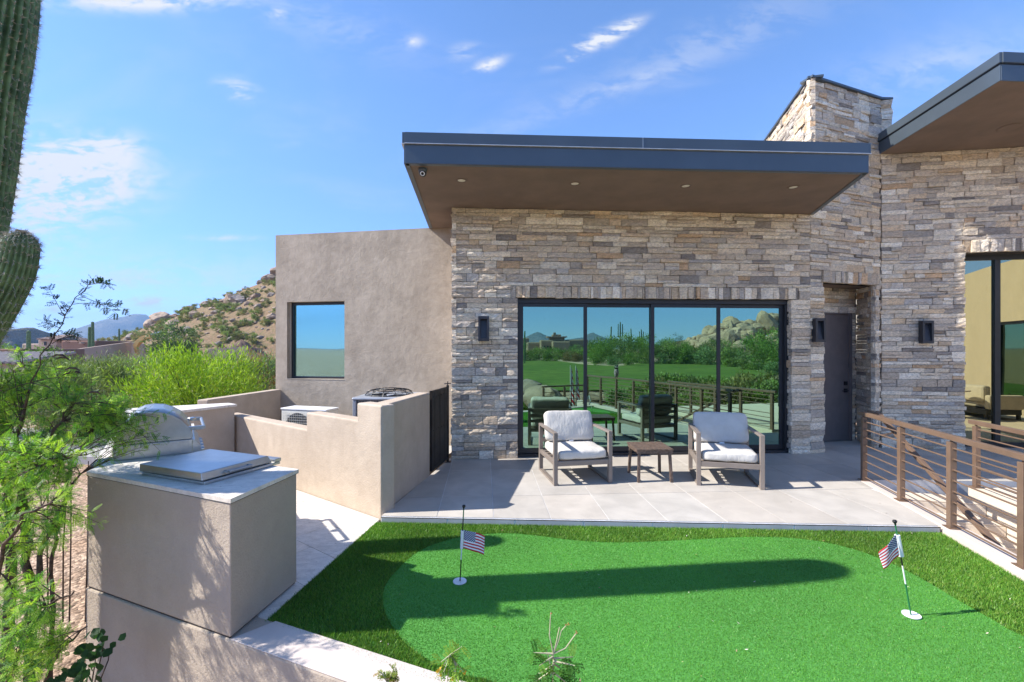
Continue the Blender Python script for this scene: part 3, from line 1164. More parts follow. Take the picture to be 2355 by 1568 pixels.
for d in pe:
    pm.add(d['v'], d['f'], d['t'])
pm.build('corner_stones', M['stone'], tower)['kind'] = 'stuff'
# the brown door
DU = (D1 - D0).normalized()
DN = Vector((DU.y, -DU.x))


def dpt(x, d=0.0):
    t = (x - D0.x) / DU.x
    q = D0 + DU * t - DN * d
    return q


def dbar(mb, x0, x1, z0, z1, d0, d1):
    a = dpt((x0 + x1) / 2, (d0 + d1) / 2)
    return mb.obb((a.x, a.y, (z0 + z1) / 2), Vector((DU.x, DU.y, 0)) * ((x1 - x0) / DU.x / 2), Vector((DN.x, DN.y, 0)) * ((d1 - d0) / 2), (0, 0, (z1 - z0) / 2))


dd = dbar(MB(), 5.64, 6.555, 0.012, 2.45, 0.03, 0.075).build('door', M['door'], tower, bevel=0.003)
dbar(dbar(dbar(MB(), 6.558, 6.603, 0.0, 2.475, -0.01, 0.08), 5.59, 5.637, 0.0, 2.475, -0.01, 0.08), 5.637, 6.558, 2.453, 2.475, -0.01, 0.08).build('door_frame', M['door'], tower)
hb = MB()
for z in (0.975, 1.115):
    dbar(hb, 6.44, 6.515, z - .037, z + .037, 0.012, 0.031)
hp = dpt(6.45, -.03)
hq = dpt(6.34, -.03)
hb.bar((hp.x + .02, hp.y, .975), (hq.x, hq.y, .975), .016, .016)
hb.bar((dpt(6.475, -.035).x, dpt(6.475, -.035).y, .975), (dpt(6.475, .02).x, dpt(6.475, .02).y, .975), .018, .018)
hb.build('door_handle', M['black'], dd)

# ================================================================== RIGHT WING with the high eaves
R0, R1 = Vector((6.66, 8.2)), Vector((10.4, 7.63))
RU = (R1 - R0).normalized()
RN = Vector((RU.y, -RU.x))
rw2 = thing('eaves_wing', 'taller stone wing with tall window and high brown eaves beside the railing', 'house', (8.5, 8.6, 0))
ro = (1.325, 3.6, 0.02, 3.48)
wall_panel('wall_core', M['mortar'], rw2, tuple(R0 - RN * .05), tuple(R1 - RN * .05), -.1, 5.28, .35, (ro[0] - .005, ro[1], -.1, 3.49))
pieces = stone_wall(R0, R1, 0.0, 5.28, 31, [(ro[0], ro[1], 0.0, 3.48)], [(ro[0] - .03, ro[1] + .1, 3.48, 3.70)])
place_stones(rw2, pieces)


def rpt(s, d=0.0):
    return R0 + RU * s - RN * d


def rbar(mb, s0, s1, z0, z1, d0, d1):
    a = rpt((s0 + s1) / 2, (d0 + d1) / 2)
    return mb.obb((a.x, a.y, (z0 + z1) / 2), Vector((RU.x, RU.y, 0)) * ((s1 - s0) / 2), Vector((RN.x, RN.y, 0)) * ((d1 - d0) / 2), (0, 0, (z1 - z0) / 2))


wf = MB()
rbar(wf, ro[0] - .005, 3.6, 0.0, 0.10, 0.36, 0.46)
rbar(wf, ro[0] - .005, 3.6, 3.40, 3.49, 0.36, 0.46)
for s in (1.30, 2.06, 3.05):
    rbar(wf, s, s + .09, 0.10, 3.40, 0.36, 0.46)
wf = wf.build('window', M['frame'], rw2, bevel=0.003)
for (a, b) in ((1.39, 2.06), (2.15, 3.05)):
    rbar(MB(), a, b, .10, 3.40, .40, .41).build('pane', M['glass_warm'], wf)
rl = MB()
rl.add([(*rpt(1.2, .5), 0), (*rpt(3.7, .5), 0), (*rpt(3.7, 3), 0), (*rpt(1.2, 3), 0)], [(0, 1, 2, 3)])
rl.add([(*rpt(1.2, 3), 0), (*rpt(3.7, 3), 0), (*rpt(3.7, 3), 3.6), (*rpt(1.2, 3), 3.6)], [(0, 1, 2, 3)])
rl.add([(*rpt(1.2, .5), 3.55), (*rpt(3.7, .5), 3.55), (*rpt(3.7, 3), 3.55), (*rpt(1.2, 3), 3.55)], [(0, 1, 2, 3)])
rl.add([(*rpt(1.19, .4), 0), (*rpt(1.19, 3), 0), (*rpt(1.19, 3), 3.6), (*rpt(1.19, .4), 3.6)], [(0, 1, 2, 3)])
rl.build('room_lining', M['room'], rw2)
ROOF2 = [(6.367, 5.936), (11.6, 6.28), (11.6, 12.5), (7.0, 12.5), (6.615, 8.2)]
r2 = MB().prism(ROOF2, 5.285, 5.38).build('roof', M['soffit'], rw2)
for i, e in ((0, (0.0, 0.0)), (4, (0.0, 0.012))):
    fascia(ROOF2, i, 5.281, 5.497, 0.0, 0.014, 'fascia', M['fascia'], r2, *e)
    fascia(ROOF2, i, 5.511, 5.645, 0.0, 0.034, 'cap_flashing', M['fascia'], r2, e[0] * 2.2, e[1] * 2.2)
    fascia(ROOF2, i, 5.497, 5.511, 0.0, 0.030, 'drip_edge', M['black'], r2, e[0] * 2.0, e[1] * 2.0)
MB().prism(ROOF2, 5.38, 5.6).build('roof_deck', M['fascia'], r2)
sp = MB().lathe([(.14, 0), (.145, -.006), (.12, -.012), (.0, -.012)][::-1], (7.85, 7.19, 5.285), 32).build('ceiling_speaker', M['soffit'])
tag(sp, 'round brown ceiling speaker set in the high eaves', 'speaker')

# the plain stucco wing beyond the frame, mirrored in the tall window
w3 = thing('garden_wing', 'yellowish stucco wing with a broad dark window, mirrored in the tall pane by the railing', 'house', (12.6, 4.4, 0))
A3, B3 = Vector((12.2, 7.8)), Vector((13.6, -3.5))
u3 = (A3 - B3).normalized()
wall_panel('stucco_wall', mat_stucco('stucco_gold', (0.50, 0.42, 0.30), (0.60, 0.51, 0.37)), w3, tuple(A3), tuple(B3), -1.2, 4.4, .4, (1.5, 7.3, 0.05, 2.6))
q = MB()
a = A3 + (B3 - A3).normalized() * 1.5
b = A3 + (B3 - A3).normalized() * 7.3
nn = Vector((u3.y, -u3.x))
for (z0, z1) in ((0.05, .13), (2.52, 2.6)):
    q.bar((a.x + .12, a.y, (z0 + z1) / 2), (b.x + .12, b.y, (z0 + z1) / 2), .08, z1 - z0)
for t in (0.01, .33, .66, .99):
    c = a.lerp(b, t)
    q.box(c.x + .08, c.y - .04, .13, c.x + .16, c.y + .04, 2.52)
q = q.build('window', M['frame'], w3)
MB().add([(a.x + .13, a.y, .13), (b.x + .13, b.y, .13), (b.x + .13, b.y, 2.52), (a.x + .13, a.y, 2.52)], [(0, 1, 2, 3)]).build('pane', M['glass'], q)

# ================================================================== fittings on the house
def sconce(c, u, n, label):
    """c centre on the wall face, u along the wall, n outwards"""
    u, n = Vector((u.x, u.y, 0)), Vector((n.x, n.y, 0))
    z = Vector((0, 0, 1))
    c = Vector(c) + n * 0.012
    t = thing('wall_sconce', label, 'wall lamp', tuple(c), 0, 'black wall sconces on the stone')
    w, h, d = 0.087, 0.20, 0.095
    MB().obb(c + n * .012, u * (w - .002), n * .012, z * (h - .002)).build('back_plate', M['sconce'], t)
    m = MB()
    for s in (-1, 1):
        m.obb(c + u * s * (w - .0165) + n * (d / 2 + .012), u * .0165, n * (d / 2), z * h)
    m.obb(c + z * (h - .022) + n * (d / 2 + .012), u * (w - .033), n * (d / 2 - .001), z * .022)
    m.obb(c - z * (h - .022) + n * (d / 2 + .012), u * (w - .033), n * (d / 2 - .001), z * .022)
    m.build('housing', M['sconce'], t, bevel=0.002)
    p = [c + u * s * (w - .034) + z * zz + n * dd for s in (-1, 1) for (zz, dd) in ((h - .045, .026), (-h + .045, .026), (-h + .045, .088))]
    MB().add(p, [(0, 1, 2), (5, 4, 3), (0, 3, 4, 1), (1, 4, 5, 2), (2, 5, 3, 0)]).build('baffle', M['sconce'], t)
    return t


c = fpt(-0.46)
sconce((c.x, c.y, 2.11), FU, FN, 'black wall sconce on the stone pier by the gate')
c = T0 + TU * 0.12
sconce((c.x, c.y, 2.10), FU, FN, 'black wall sconce on the narrow stone pillar beside the brown door')
c = rpt(0.67)
sconce((c.x, c.y, 2.08), RU, RN, 'black wall sconce between the brown door and the tall window')
for i, (x, y, lab) in enumerate([(-.685, 6.18, 'recessed soffit downlight nearest the dome camera'), (.87, 6.3, 'recessed soffit downlight second from the dome camera'),
                                 (2.44, 6.39, 'recessed soffit downlight third from the dome camera'), (3.98, 6.44, 'recessed soffit downlight nearest the stone tower')]):
    t = thing('downlight', lab, 'ceiling light', (x, y, ZS), 0, 'recessed lights in the soffit')
    ring = [(.052, -.001), (.078, -.001), (.080, -.004), (.074, -.008), (.056, -.006)]
    v, f, n = [], [], 32
    for (r, z) in ring:
        v += [(x + r * math.cos(2 * math.pi * k / n), y + r * math.sin(2 * math.pi * k / n), ZS + z) for k in range(n)]
    for a in range(len(ring)):
        b = (a + 1) % len(ring)
        f += [(a * n + k, a * n + (k + 1) % n, b * n + (k + 1) % n, b * n + k) for k in range(n)]
    MB().add(v, f).build('trim_ring', M['soffit'], t, smooth=True)
    MB().lathe([(.0, -.003), (.045, -.003), (.052, -.0015), (.0, -.001)], (x, y, ZS), 24).build('lens', M['lamp'], t)
t = thing('dome_camera', 'small black dome security camera under the roof corner', 'camera', (-1.13, 5.77, ZS))
MB().lathe([(.0, -.045), (.05, -.045), (.056, -.03), (.056, -.001), (.0, 0)], (-1.13, 5.77, ZS), 24).build('base', M['fascia'], t, smooth=False)
prof = [(.0, -.105)] + [(.046 * math.sin(R(a)), -.055 - .05 * math.cos(R(a))) for a in range(15, 100, 14)]
MB().lathe(prof, (-1.13, 5.77, ZS), 24).build('dome', M['black'], t, smooth=True)
tor = MB()
cc, ax = Vector((-1.128, 5.733, ZS - .078)), Vector((.05, -.75, -.65)).normalized()
a1 = ax.cross(Vector((1, 0, 0))).normalized()
a2 = ax.cross(a1)
tor.tube([cc + .024 * (math.cos(2 * math.pi * k / 20) * a1 + math.sin(2 * math.pi * k / 20) * a2) for k in range(21)], .006, 6, False)
tor.build('lens_ring', M['white'], t, smooth=True)

# ---- dry bits blown onto the turf and paving
rl_ = random.Random(8)
lt = MB()
for _ in range(90):
    x, y = rl_.uniform(-1.3, 4.0), rl_.uniform(2.3, 4.7)
    if not (inside(LAWN, np.array([x]), np.array([y]))[0]):
        continue
    z = -.045
    a, l = rl_.uniform(0, 6.28), rl_.uniform(.005, .013)
    k = rl_.choice([(.42, .30, .16), (.60, .52, .40), (.30, .19, .10), (.66, .60, .50)])
    d, e = Vector((math.cos(a), math.sin(a), .3)) * l, Vector((-math.sin(a), math.cos(a), .2)) * l * .4
    c = Vector((x, y, z))
    lt.add([c - d, c + e, c + d + Vector((0, 0, .003)), c - e], [(0, 1, 2, 3)], k)
for _ in range(45):
    x, y = rl_.uniform(-1.0, 4.3), rl_.uniform(4.95, 7.2)
    a, l = rl_.uniform(0, 6.28), rl_.uniform(.004, .011)
    d, e = Vector((math.cos(a), math.sin(a), 0)) * l, Vector((-math.sin(a), math.cos(a), .1)) * l * .5
    c = Vector((x, y, .003))
    lt.add([c - d, c + e, c + d + Vector((0, 0, .004)), c - e], [(0, 1, 2, 3)], (.16, .12, .08))
o = lt.build('leaf_litter', M['stone'])
tag(o, 'tiny dry leaf bits scattered on the turf and terrace', 'leaf litter', kind='stuff')
# ================================================================== ENCLOSURE round the cooling units
def slab_between(p, q, thick, z0, z1, side=1):
    """wall whose outer face runs p->q; thickness goes to the left of p->q"""
    p, q = Vector(p), Vector(q)
    u = (q - p).normalized()
    n = Vector((-u.y, u.x)) * side
    return [tuple(p), tuple(q), tuple(q + n * thick), tuple(p + n * thick)]


E0 = Vector((-1.42, 4.947))
EU = Vector((-1.389, 1.022))
en = thing('enclosure_wall', 'tan stucco wall with stepped top round the cooling units', 'wall', (-2.6, 6.0, -.07))
EH = EU.normalized()
EN = Vector((EH.y, -EH.x))       # into the yard
SIDE = Vector((0.175, 0.9845))
th = 0.19


def ept(t, d=0.0):
    q = E0 + EU * t + EN * d
    return q


segs = [(0.0, 0.2577, 1.172), (0.2577, 0.8814, 0.972), (0.8814, 2.27, 0.752)]
# one stepped face, extruded backwards
prof = [(0.0, -0.35), (0.0, 1.172), (0.2577, 1.172), (0.2577, 0.972), (0.8814, 0.972), (0.8814, 0.752), (2.27, 0.752), (2.27, -0.35)]
n = len(prof)
v = [(*ept(t), z) for t, z in prof] + [(*ept(t, th), z) for t, z in prof]
f = [tuple(range(n)), tuple(range(2 * n - 1, n - 1, -1))] + [(i, i + n, (i + 1) % n + n, (i + 1) % n) for i in range(n)]
MB().add(v, f).build('stepped_wall', M['stucco'], en, bevel=0.022, seg=3)
a, b = E0 + SIDE * 0.002, Vector((-1.157, 6.426))
MB().prism([tuple(E0 + Vector((.003, .004))), tuple(b), tuple(b + Vector((-.19, .03))), tuple(E0 + Vector((-.188, .15)))], -0.35, 1.1725).build('side_wall', M['stucco'], en, bevel=0.022, seg=3)
MB().prism([(-4.92, 7.365), (-4.69, 9.245), (-4.88, 9.26), (-5.11, 7.38)], -1.2, 0.96).build('back_wall', M['stucco'], en, bevel=0.02, seg=3)
# gravel yard floor inside
sheet('yard_floor', [(-1.5, 5.2), (-1.0, 8.6), (-4.8, 9.3), (-4.9, 7.3)], -0.05, M['driveway'])

gt = thing('side_gate', 'dark steel gate of vertical boards between enclosure and stone pier', 'gate', (-1.1, 6.8, 0))
g0, g1 = Vector((-1.150, 6.45)), Vector((-1.022, 7.17))
gu = (g1 - g0).normalized()
gn = Vector((gu.y, -gu.x))
nb = 6
for k in range(nb):
    p, q = g0.lerp(g1, .035 + .93 * k / nb), g0.lerp(g1, .035 + .93 * (k + 1) / nb - .004)
    w = 0.008 + 0.004 * (k % 2)
    MB().prism([tuple(p + gn * w), tuple(q + gn * w), tuple(q - gn * .004), tuple(p - gn * .004)], 0.09, 1.165).build('board', M['gate'], gt)
fr = MB()
for t in (0.0, .97):
    p = g0.lerp(g1, t)
    q = g0.lerp(g1, t + .03)
    fr.prism([tuple(p + gn * .02), tuple(q + gn * .02), tuple(q - gn * .02), tuple(p - gn * .02)], .05, 1.19)
fr.bar((g0.x, g0.y, .07), (g1.x, g1.y, .07), .034, .036)
fr.bar((g0.x, g0.y, 1.178), (g1.x, g1.y, 1.178), .034, .026)
fr.build('gate_frame', M['gate'], gt)
sc_ = MB()
for z in (0.62, 1.10):
    for k in range(nb):
        p = g0.lerp(g1, .035 + .93 * (k + .5) / nb) + gn * .014
        sc_.obb((p.x, p.y, z), (.006, 0, 0), (0, .006, 0), (0, 0, .006))
sc_.build('bolt', M['black'], gt)['kind'] = 'stuff'
gp = g1 + gu * .03
MB().box(gp.x - .018, gp.y - .02, 0, gp.x + .018, gp.y + .025, 1.21).build('post', M['gate'], gt)
MB().box(gp.x - .05, gp.y - .055, 0, gp.x + .05, gp.y + .055, .008).build('post_base', M['gate'], gt)
la = MB()
la.bar((gp.x - .05, gp.y - .03, 1.235), (gp.x + .055, gp.y - .03, 1.245), .016, .014)
la.bar((gp.x, gp.y - .03, 1.19), (gp.x + .006, gp.y - .03, 1.275), .014, .014)
la.build('latch', M['gate'], gt)


# ---- tall condenser
cx0, cx1, cy0, cy1, cz = -2.335, -1.475, 6.66, 7.5, 1.075
ac = thing('condenser', 'tall grey air conditioner condenser with fan guard on top behind the stepped wall', 'air conditioner', (-1.9, 7.1, -.05))
MB().box(cx0 + .03, cy0 + .03, .02, cx1 - .03, cy1 - .03, cz - .05).build('coil', M['acdark'], ac)
for (x, y) in ((cx0, cy0), (cx1 - .05, cy0), (cx0, cy1 - .05), (cx1 - .05, cy1 - .05)):
    MB().box(x, y, -.05, x + .05, y + .05, cz - .045).build('corner_post', M['actop'], ac, bevel=.008)
MB().box(cx0 + .002, cy0 + .002, -.05, cx1 - .002, cy1 - .002, .03).build('base_pan', M['actop'], ac)
gr = MB()
for k in range(34):
    t = (k + .5) / 34
    x = cx0 + .05 + (cx1 - cx0 - .1) * t
    y = cy0 + .05 + (cy1 - cy0 - .1) * t
    gr.box(x - .002, cy0 + .008, .03, x + .002, cy0 + .012, cz - .05)
    gr.box(cx0 + .008, y - .002, .03, cx0 + .012, y + .002, cz - .05)
for k in range(9):
    z = .08 + k * .11
    gr.box(cx0 + .05, cy0 + .0125, z - .002, cx1 - .05, cy0 + .016, z + .002)
    gr.box(cx0 + .0125, cy0 + .05, z - .002, cx0 + .016, cy1 - .05, z + .002)
gr.build('wire_guard', M['actop'], ac)['kind'] = 'stuff'
MB().box(cx0 - .01, cy0 - .01, cz - .045, cx1 + .01, cy1 + .01, cz).build('top_panel', M['actop'], ac, bevel=.018)
mx, my = (cx0 + cx1) / 2, (cy0 + cy1) / 2
MB().lathe([(.0, .001), (.33, .001), (.33, .006), (.0, .006)], (mx, my, cz), 36).build('fan_opening', M['acdark'], ac)
for k in range(5):
    a = k * 2 * math.pi / 5
    MB().obb((mx + .17 * math.cos(a), my + .17 * math.sin(a), cz + .018), (.12 * math.cos(a), .12 * math.sin(a), 0), (-.05 * math.sin(a), .05 * math.cos(a), .008), (0, 0, .003)).build('fan_blade', M['actop'], ac)
fg = MB()
for r, z in ((.36, .012), (.34, .05), (.28, .078), (.2, .09), (.12, .094)):
    fg.tube([(mx + r * math.cos(2 * math.pi * k / 32), my + r * math.sin(2 * math.pi * k / 32), cz + z) for k in range(33)], .0045, 5, False)
for k in range(12):
    a = 2 * math.pi * k / 12
    fg.tube([(mx + r * math.cos(a), my + r * math.sin(a), cz + z) for r, z in ((.37, .004), (.34, .05), (.28, .078), (.2, .09), (.1, .094))], .005, 5)
fg.build('fan_guard', M['black'], ac)

# ---- low split unit
ms = thing('split_unit', 'low white outdoor split unit with round fan grille beside the stucco wall', 'air conditioner', (-3.75, 8.3, -.05))
p0, p1 = Vector((-4.22, 8.33)), Vector((-3.30, 8.08))
mu = (p1 - p0).normalized()
mn = Vector((mu.y, -mu.x))


def mpt(s, d):
    q = p0 + mu * s - mn * d
    return q


ML = (p1 - p0).length
MB().prism([tuple(mpt(0, 0)), tuple(mpt(ML, 0)), tuple(mpt(ML, .34)), tuple(mpt(0, .34))], 0.02, 0.675).build('casing', M['acpaint'], ms, bevel=.012)
MB().prism([tuple(mpt(-.012, -.012)), tuple(mpt(ML + .012, -.012)), tuple(mpt(ML + .012, .352)), tuple(mpt(-.012, .352))], 0.677, 0.705).build('top_cover', M['white'], ms, bevel=.006)
fc = mpt(.36, -.004)
fan = MB()
ring = []
for k in range(28):
    a = 2 * math.pi * k / 28
    q = mpt(.36 + .27 * math.cos(a), -.006)
    ring.append((q.x, q.y, .355 + .27 * math.sin(a)))
fan.add(ring, [tuple(range(28))])
fan.build('fan_recess', M['acdark'], ms)
gm = MB()
for k in range(15):
    s = .07 + k * .0415
    gm.bar((*mpt(s, -.02), .07), (*mpt(s, -.02), .64), .004, .004)
for k in range(13):
    z = .08 + k * .046
    gm.bar((*mpt(.06, -.0245), z), (*mpt(.66, -.0245), z), .004, .004)
gm.build('fan_grille', M['acpaint'], ms)['kind'] = 'stuff'

# ================================================================== OUTDOOR KITCHEN
kt = thing('kitchen_island', 'tan stucco barbecue island with white travertine counter', 'kitchen island', (-2.6, 3.5, -.06))
CT = 0.841
A_, B_, C_ = (-3.284, 3.52), (-1.791, 2.895), (-1.701, 3.595)
D_ = (-2.72, 4.03)
wv = Vector((-0.59, 0.807))            # along the grill front
bv = Vector((-0.807, -0.59))           # towards the back of the grill
F0 = Vector((-2.905, 4.20))
F1 = F0 + wv * 1.95
BASE = [A_, B_, C_, D_, tuple(F0), tuple(F1), tuple(F1 + bv * .78), (-4.38, 5.02)]
ins = []
cen = Vector((sum(p[0] for p in BASE) / 8, sum(p[1] for p in BASE) / 8))
MB().prism(BASE, -0.043, CT - .0305).build('base', M['stucco_block'], kt, bevel=.008)
rec = [(p[0] + (cen.x - p[0]) * .012, p[1] + (cen.y - p[1]) * .012) for p in BASE]
MB().prism(rec, -0.3, -0.0435).build('recess_joint', M['mortar'], kt)
OVER = [(-3.296, 3.525), (-1.785, 2.886), (-1.688, 3.603), (-2.712, 4.042), (-2.893, 4.207), tuple(F1 + Vector((.012, .01))), tuple(F1 + bv * .79), (-4.395, 5.022)]
MB().prism(OVER, CT - .031, CT - .0285).build('counter_bed', M['mortar'], kt)
lay_tiles(kt, 'counter_slab', OVER, (-1.785, 2.886), math.atan2(WU.y, WU.x) + math.pi, 0.62, 0.62, 0.003, CT, 0.028, M['travertine'], (0.66, 0.61, 0.54), 0.06, 31, 0.0, 0.02)

# raised bar behind
BAR = [(-4.23, 7.0), (-4.58, 6.28), (-4.98, 5.81), (-5.54, 6.5), (-4.47, 7.17)]
br = thing('bar_counter', 'raised back bar with white travertine top behind the grill', 'counter', (-4.7, 6.5, -.06))
MB().prism([(-4.26, 6.99), (-4.61, 6.28), (-5.0, 5.84), (-5.5, 6.5), (-4.5, 7.14)], -0.4, .9).build('base', M['stucco'], br, bevel=.008)
lay_tiles(br, 'counter_slab', BAR, (-4.6, 6.3), R(64), 0.6, 0.75, 0.003, 0.935, 0.034, M['travertine'], (0.68, 0.63, 0.57), 0.05, 33, 0.0, 0.02)

# ---- drop-in cooler lid
lu, lv = Vector((0.927, -0.374)), Vector((0.36, 0.933))
LP = Vector((-2.824, 3.45))
cl = thing('cooler_lid', 'flat stainless steel drop-in cooler lid on the travertine counter', 'lid', (-2.4, 3.6, CT))


def lpt(a, b):
    q = LP + lu * a + lv * b
    return (q.x, q.y)


lw, ld = .695, .545
MB().prism([lpt(.03, -.0), lpt(lw + .035, -.0), lpt(lw + .035, ld + .09), lpt(.03, ld + .09)], CT + .001, CT + .022).build('flange', M['steel_dull'], cl, bevel=.004)
top = [lpt(0, 0), lpt(lw, 0), lpt(lw, ld), lpt(0, ld)]
bot = [lpt(-.0, -.002), lpt(lw + .012, -.002), lpt(lw + .012, ld + .03), lpt(-.0, ld + .03)]
zb, zt = CT + .026, CT + .082
MB().add([(*p, zb) for p in bot] + [(*p, zt) for p in top], [(3, 2, 1, 0), (4, 5, 6, 7), (0, 1, 5, 4), (1, 2, 6, 5), (2, 3, 7, 6), (3, 0, 4, 7)]).build('lid_panel', M['steel'], cl, bevel=.005)
hd = MB()
h0, h1 = Vector(lpt(lw + .05, .17)), Vector(lpt(lw + .05, .36))
hd.tube([(*h0, zb + .028), (*h1, zb + .028)], .010, 10)
for p in (h0, h1):
    q = p - lu * .05
    hd.bar((*p, zb + .028), (*q, zb + .028), .016, .016)
hd.build('handle', M['steel'], cl, smooth=False)
MB().prism([lpt(lw - .14, ld + .035), lpt(lw + .035, ld + .035), lpt(lw + .035, ld + .1), lpt(lw - .14, ld + .1)], CT + .023, CT + .05).build('hinge_cover', M['steel_dull'], cl, bevel=.004)

# ---- built-in grill
gl = thing('gas_grill', 'built-in stainless steel gas grill with rounded hood and bar handle', 'grill', (-3.4, 4.4, CT))
GW, GD = 0.80, 0.55
g0_ = Vector((-2.925, 4.165))


def gpt(a, b, z):
    """a along the width (away), b towards the back, z above the counter"""
    q = g0_ + wv * a + bv * b
    return (q.x, q.y, CT + z)


MB().add([gpt(a, b, z) for z in (.001, .125) for (a, b) in ((0, 0), (GW, 0), (GW, GD), (0, GD))],
         [(0, 1, 2, 3), (7, 6, 5, 4), (4, 5, 1, 0), (5, 6, 2, 1), (6, 7, 3, 2), (7, 4, 0, 3)]).build('body', M['steel_dull'], gl, bevel=.004)
prof = [(0.015, .130), (0.0, .145), (-.004, .165), (.03, .235), (.085, .305), (.15, .352), (.22, .382), (.30, .392), (.37, .385), (.43, .355), (.49, .29), (.53, .21), (.545, .130)]
n = len(prof)
v = [gpt(.01, b, z) for b, z in prof] + [gpt(GW - .01, b, z) for b, z in prof]
f = [tuple(range(n - 1, -1, -1)), tuple(range(n, 2 * n))] + [(i, (i + 1) % n, (i + 1) % n + n, i + n) for i in range(n)]
hood = MB().add(v, f).build('hood', M['steel'], gl)
for pl in hood.data.polygons:
    pl.use_smooth = len(pl.vertices) == 4
for a in (.004, GW - .016):
    rim = MB()
    m = len(prof) - 2
    for i in range(m):
        (b0, z0), (b1, z1) = prof[i + 1], prof[i + 2] if i + 2 < len(prof) else prof[-1]
        rim.add([gpt(a, b0, z0 + .003), gpt(a + .012, b0, z0 + .003), gpt(a + .012, b1, z1 + .003), gpt(a, b1, z1 + .003),
                 gpt(a, b0, z0 - .012), gpt(a + .012, b0, z0 - .012), gpt(a + .012, b1, z1 - .012), gpt(a, b1, z1 - .012)],
                [(0, 1, 2, 3), (7, 6, 5, 4), (0, 4, 5, 1), (1, 5, 6, 2), (2, 6, 7, 3), (3, 7, 4, 0)])
    rim.build('hood_rim', M['steel_dull'], hood)
hh = MB()
hh.tube([gpt(.07, -.09, .215), gpt(GW - .07, -.09, .215)], .015, 12)
for a in (.075, GW - .075):
    hh.bar(gpt(a, -.09, .215), gpt(a, .03, .215), .034, .034)
hh.build('handle', M['steel'], gl, smooth=False, bevel=.003)
MB().lathe([(.0, 0), (.036, 0), (.036, .014), (.03, .02), (0, .02)], gpt(.4, -.003, .255), 20).build('thermometer', M['steel'], gl)
MB().add([gpt(a, b, z) for (b, z) in ((-.065, -.06), (-.065, .05), (-.02, .118), (-.001, .118), (-.001, -.06)) for a in (.0, GW)],
         [(0, 1, 3, 2), (2, 3, 5, 4), (4, 5, 7, 6), (6, 7, 9, 8), (8, 9, 1, 0), (0, 2, 4, 6, 8), (9, 7, 5, 3, 1)]).build('control_panel', M['steel_dull'], gl)
for k in range(4):
    c = Vector(gpt(.14 + k * .17, -.066, .0))
    ax = Vector((-bv.x, -bv.y, 0))
    MB().tube([c, c + ax * .012, c + ax * .03], [.03, .028, .022], 16).build('knob', M['steel'], gl)

# ================================================================== CHAIRS AND TABLE
def soft_box(w, d, h, seed, puff=0.10, n=14, exp=9.0):
    """a stuffed cushion: a rounded box, fuller in the middle, a little uneven"""
    vs, fs_, key = [], [], {}
    rnd = Vector((seed * 7.3, seed * 3.1, seed))

    def vid(p):
        k = tuple(round(c * n) for c in p)
        if k in key:
            return key[k]
        q = Vector(p)
        l = (abs(q.x) ** exp + abs(q.y) ** exp + abs(q.z) ** exp) ** (1 / exp)
        q = q / l
        bul = (1 - q.x ** 2) * (1 - q.y ** 2)
        o = Vector((q.x * w / 2 * (1 + .02 * (1 - q.z ** 2)), q.y * d / 2 * (1 + .03 * (1 - q.z ** 2)), q.z * h / 2 * (1 + puff * 3 * bul) * (1 - .12 * (1 - bul))))
        o += 0.009 * Vector((mnoise.noise(o * 9 + rnd), mnoise.noise(o * 9 + rnd * 2), mnoise.noise(o * 11 + rnd * 3)))
        # gathered seams: small pleats along the edges
        e = max(abs(q.x), abs(q.y))
        if e > .93 and abs(q.z) < .8:
            o.z += 0.0025 * math.sin(38 * (q.x + q.y) + seed)
        key[k] = len(vs)
        vs.append(tuple(o))
        return key[k]
    lin = [-1 + 2 * i / n for i in range(n + 1)]
    for ax in range(3):
        for sgn in (-1, 1):
            for i in range(n):
                for j in range(n):
                    quad = []
                    for (a, b) in ((i, j), (i + 1, j), (i + 1, j + 1), (i, j + 1)):
                        c = [0, 0, 0]
                        c[ax] = sgn
                        c[(ax + 1) % 3] = lin[a]
                        c[(ax + 2) % 3] = lin[b]
                        quad.append(vid(tuple(c)))
                    fs_.append(tuple(quad if sgn > 0 else quad[::-1]))
    return vs, fs_


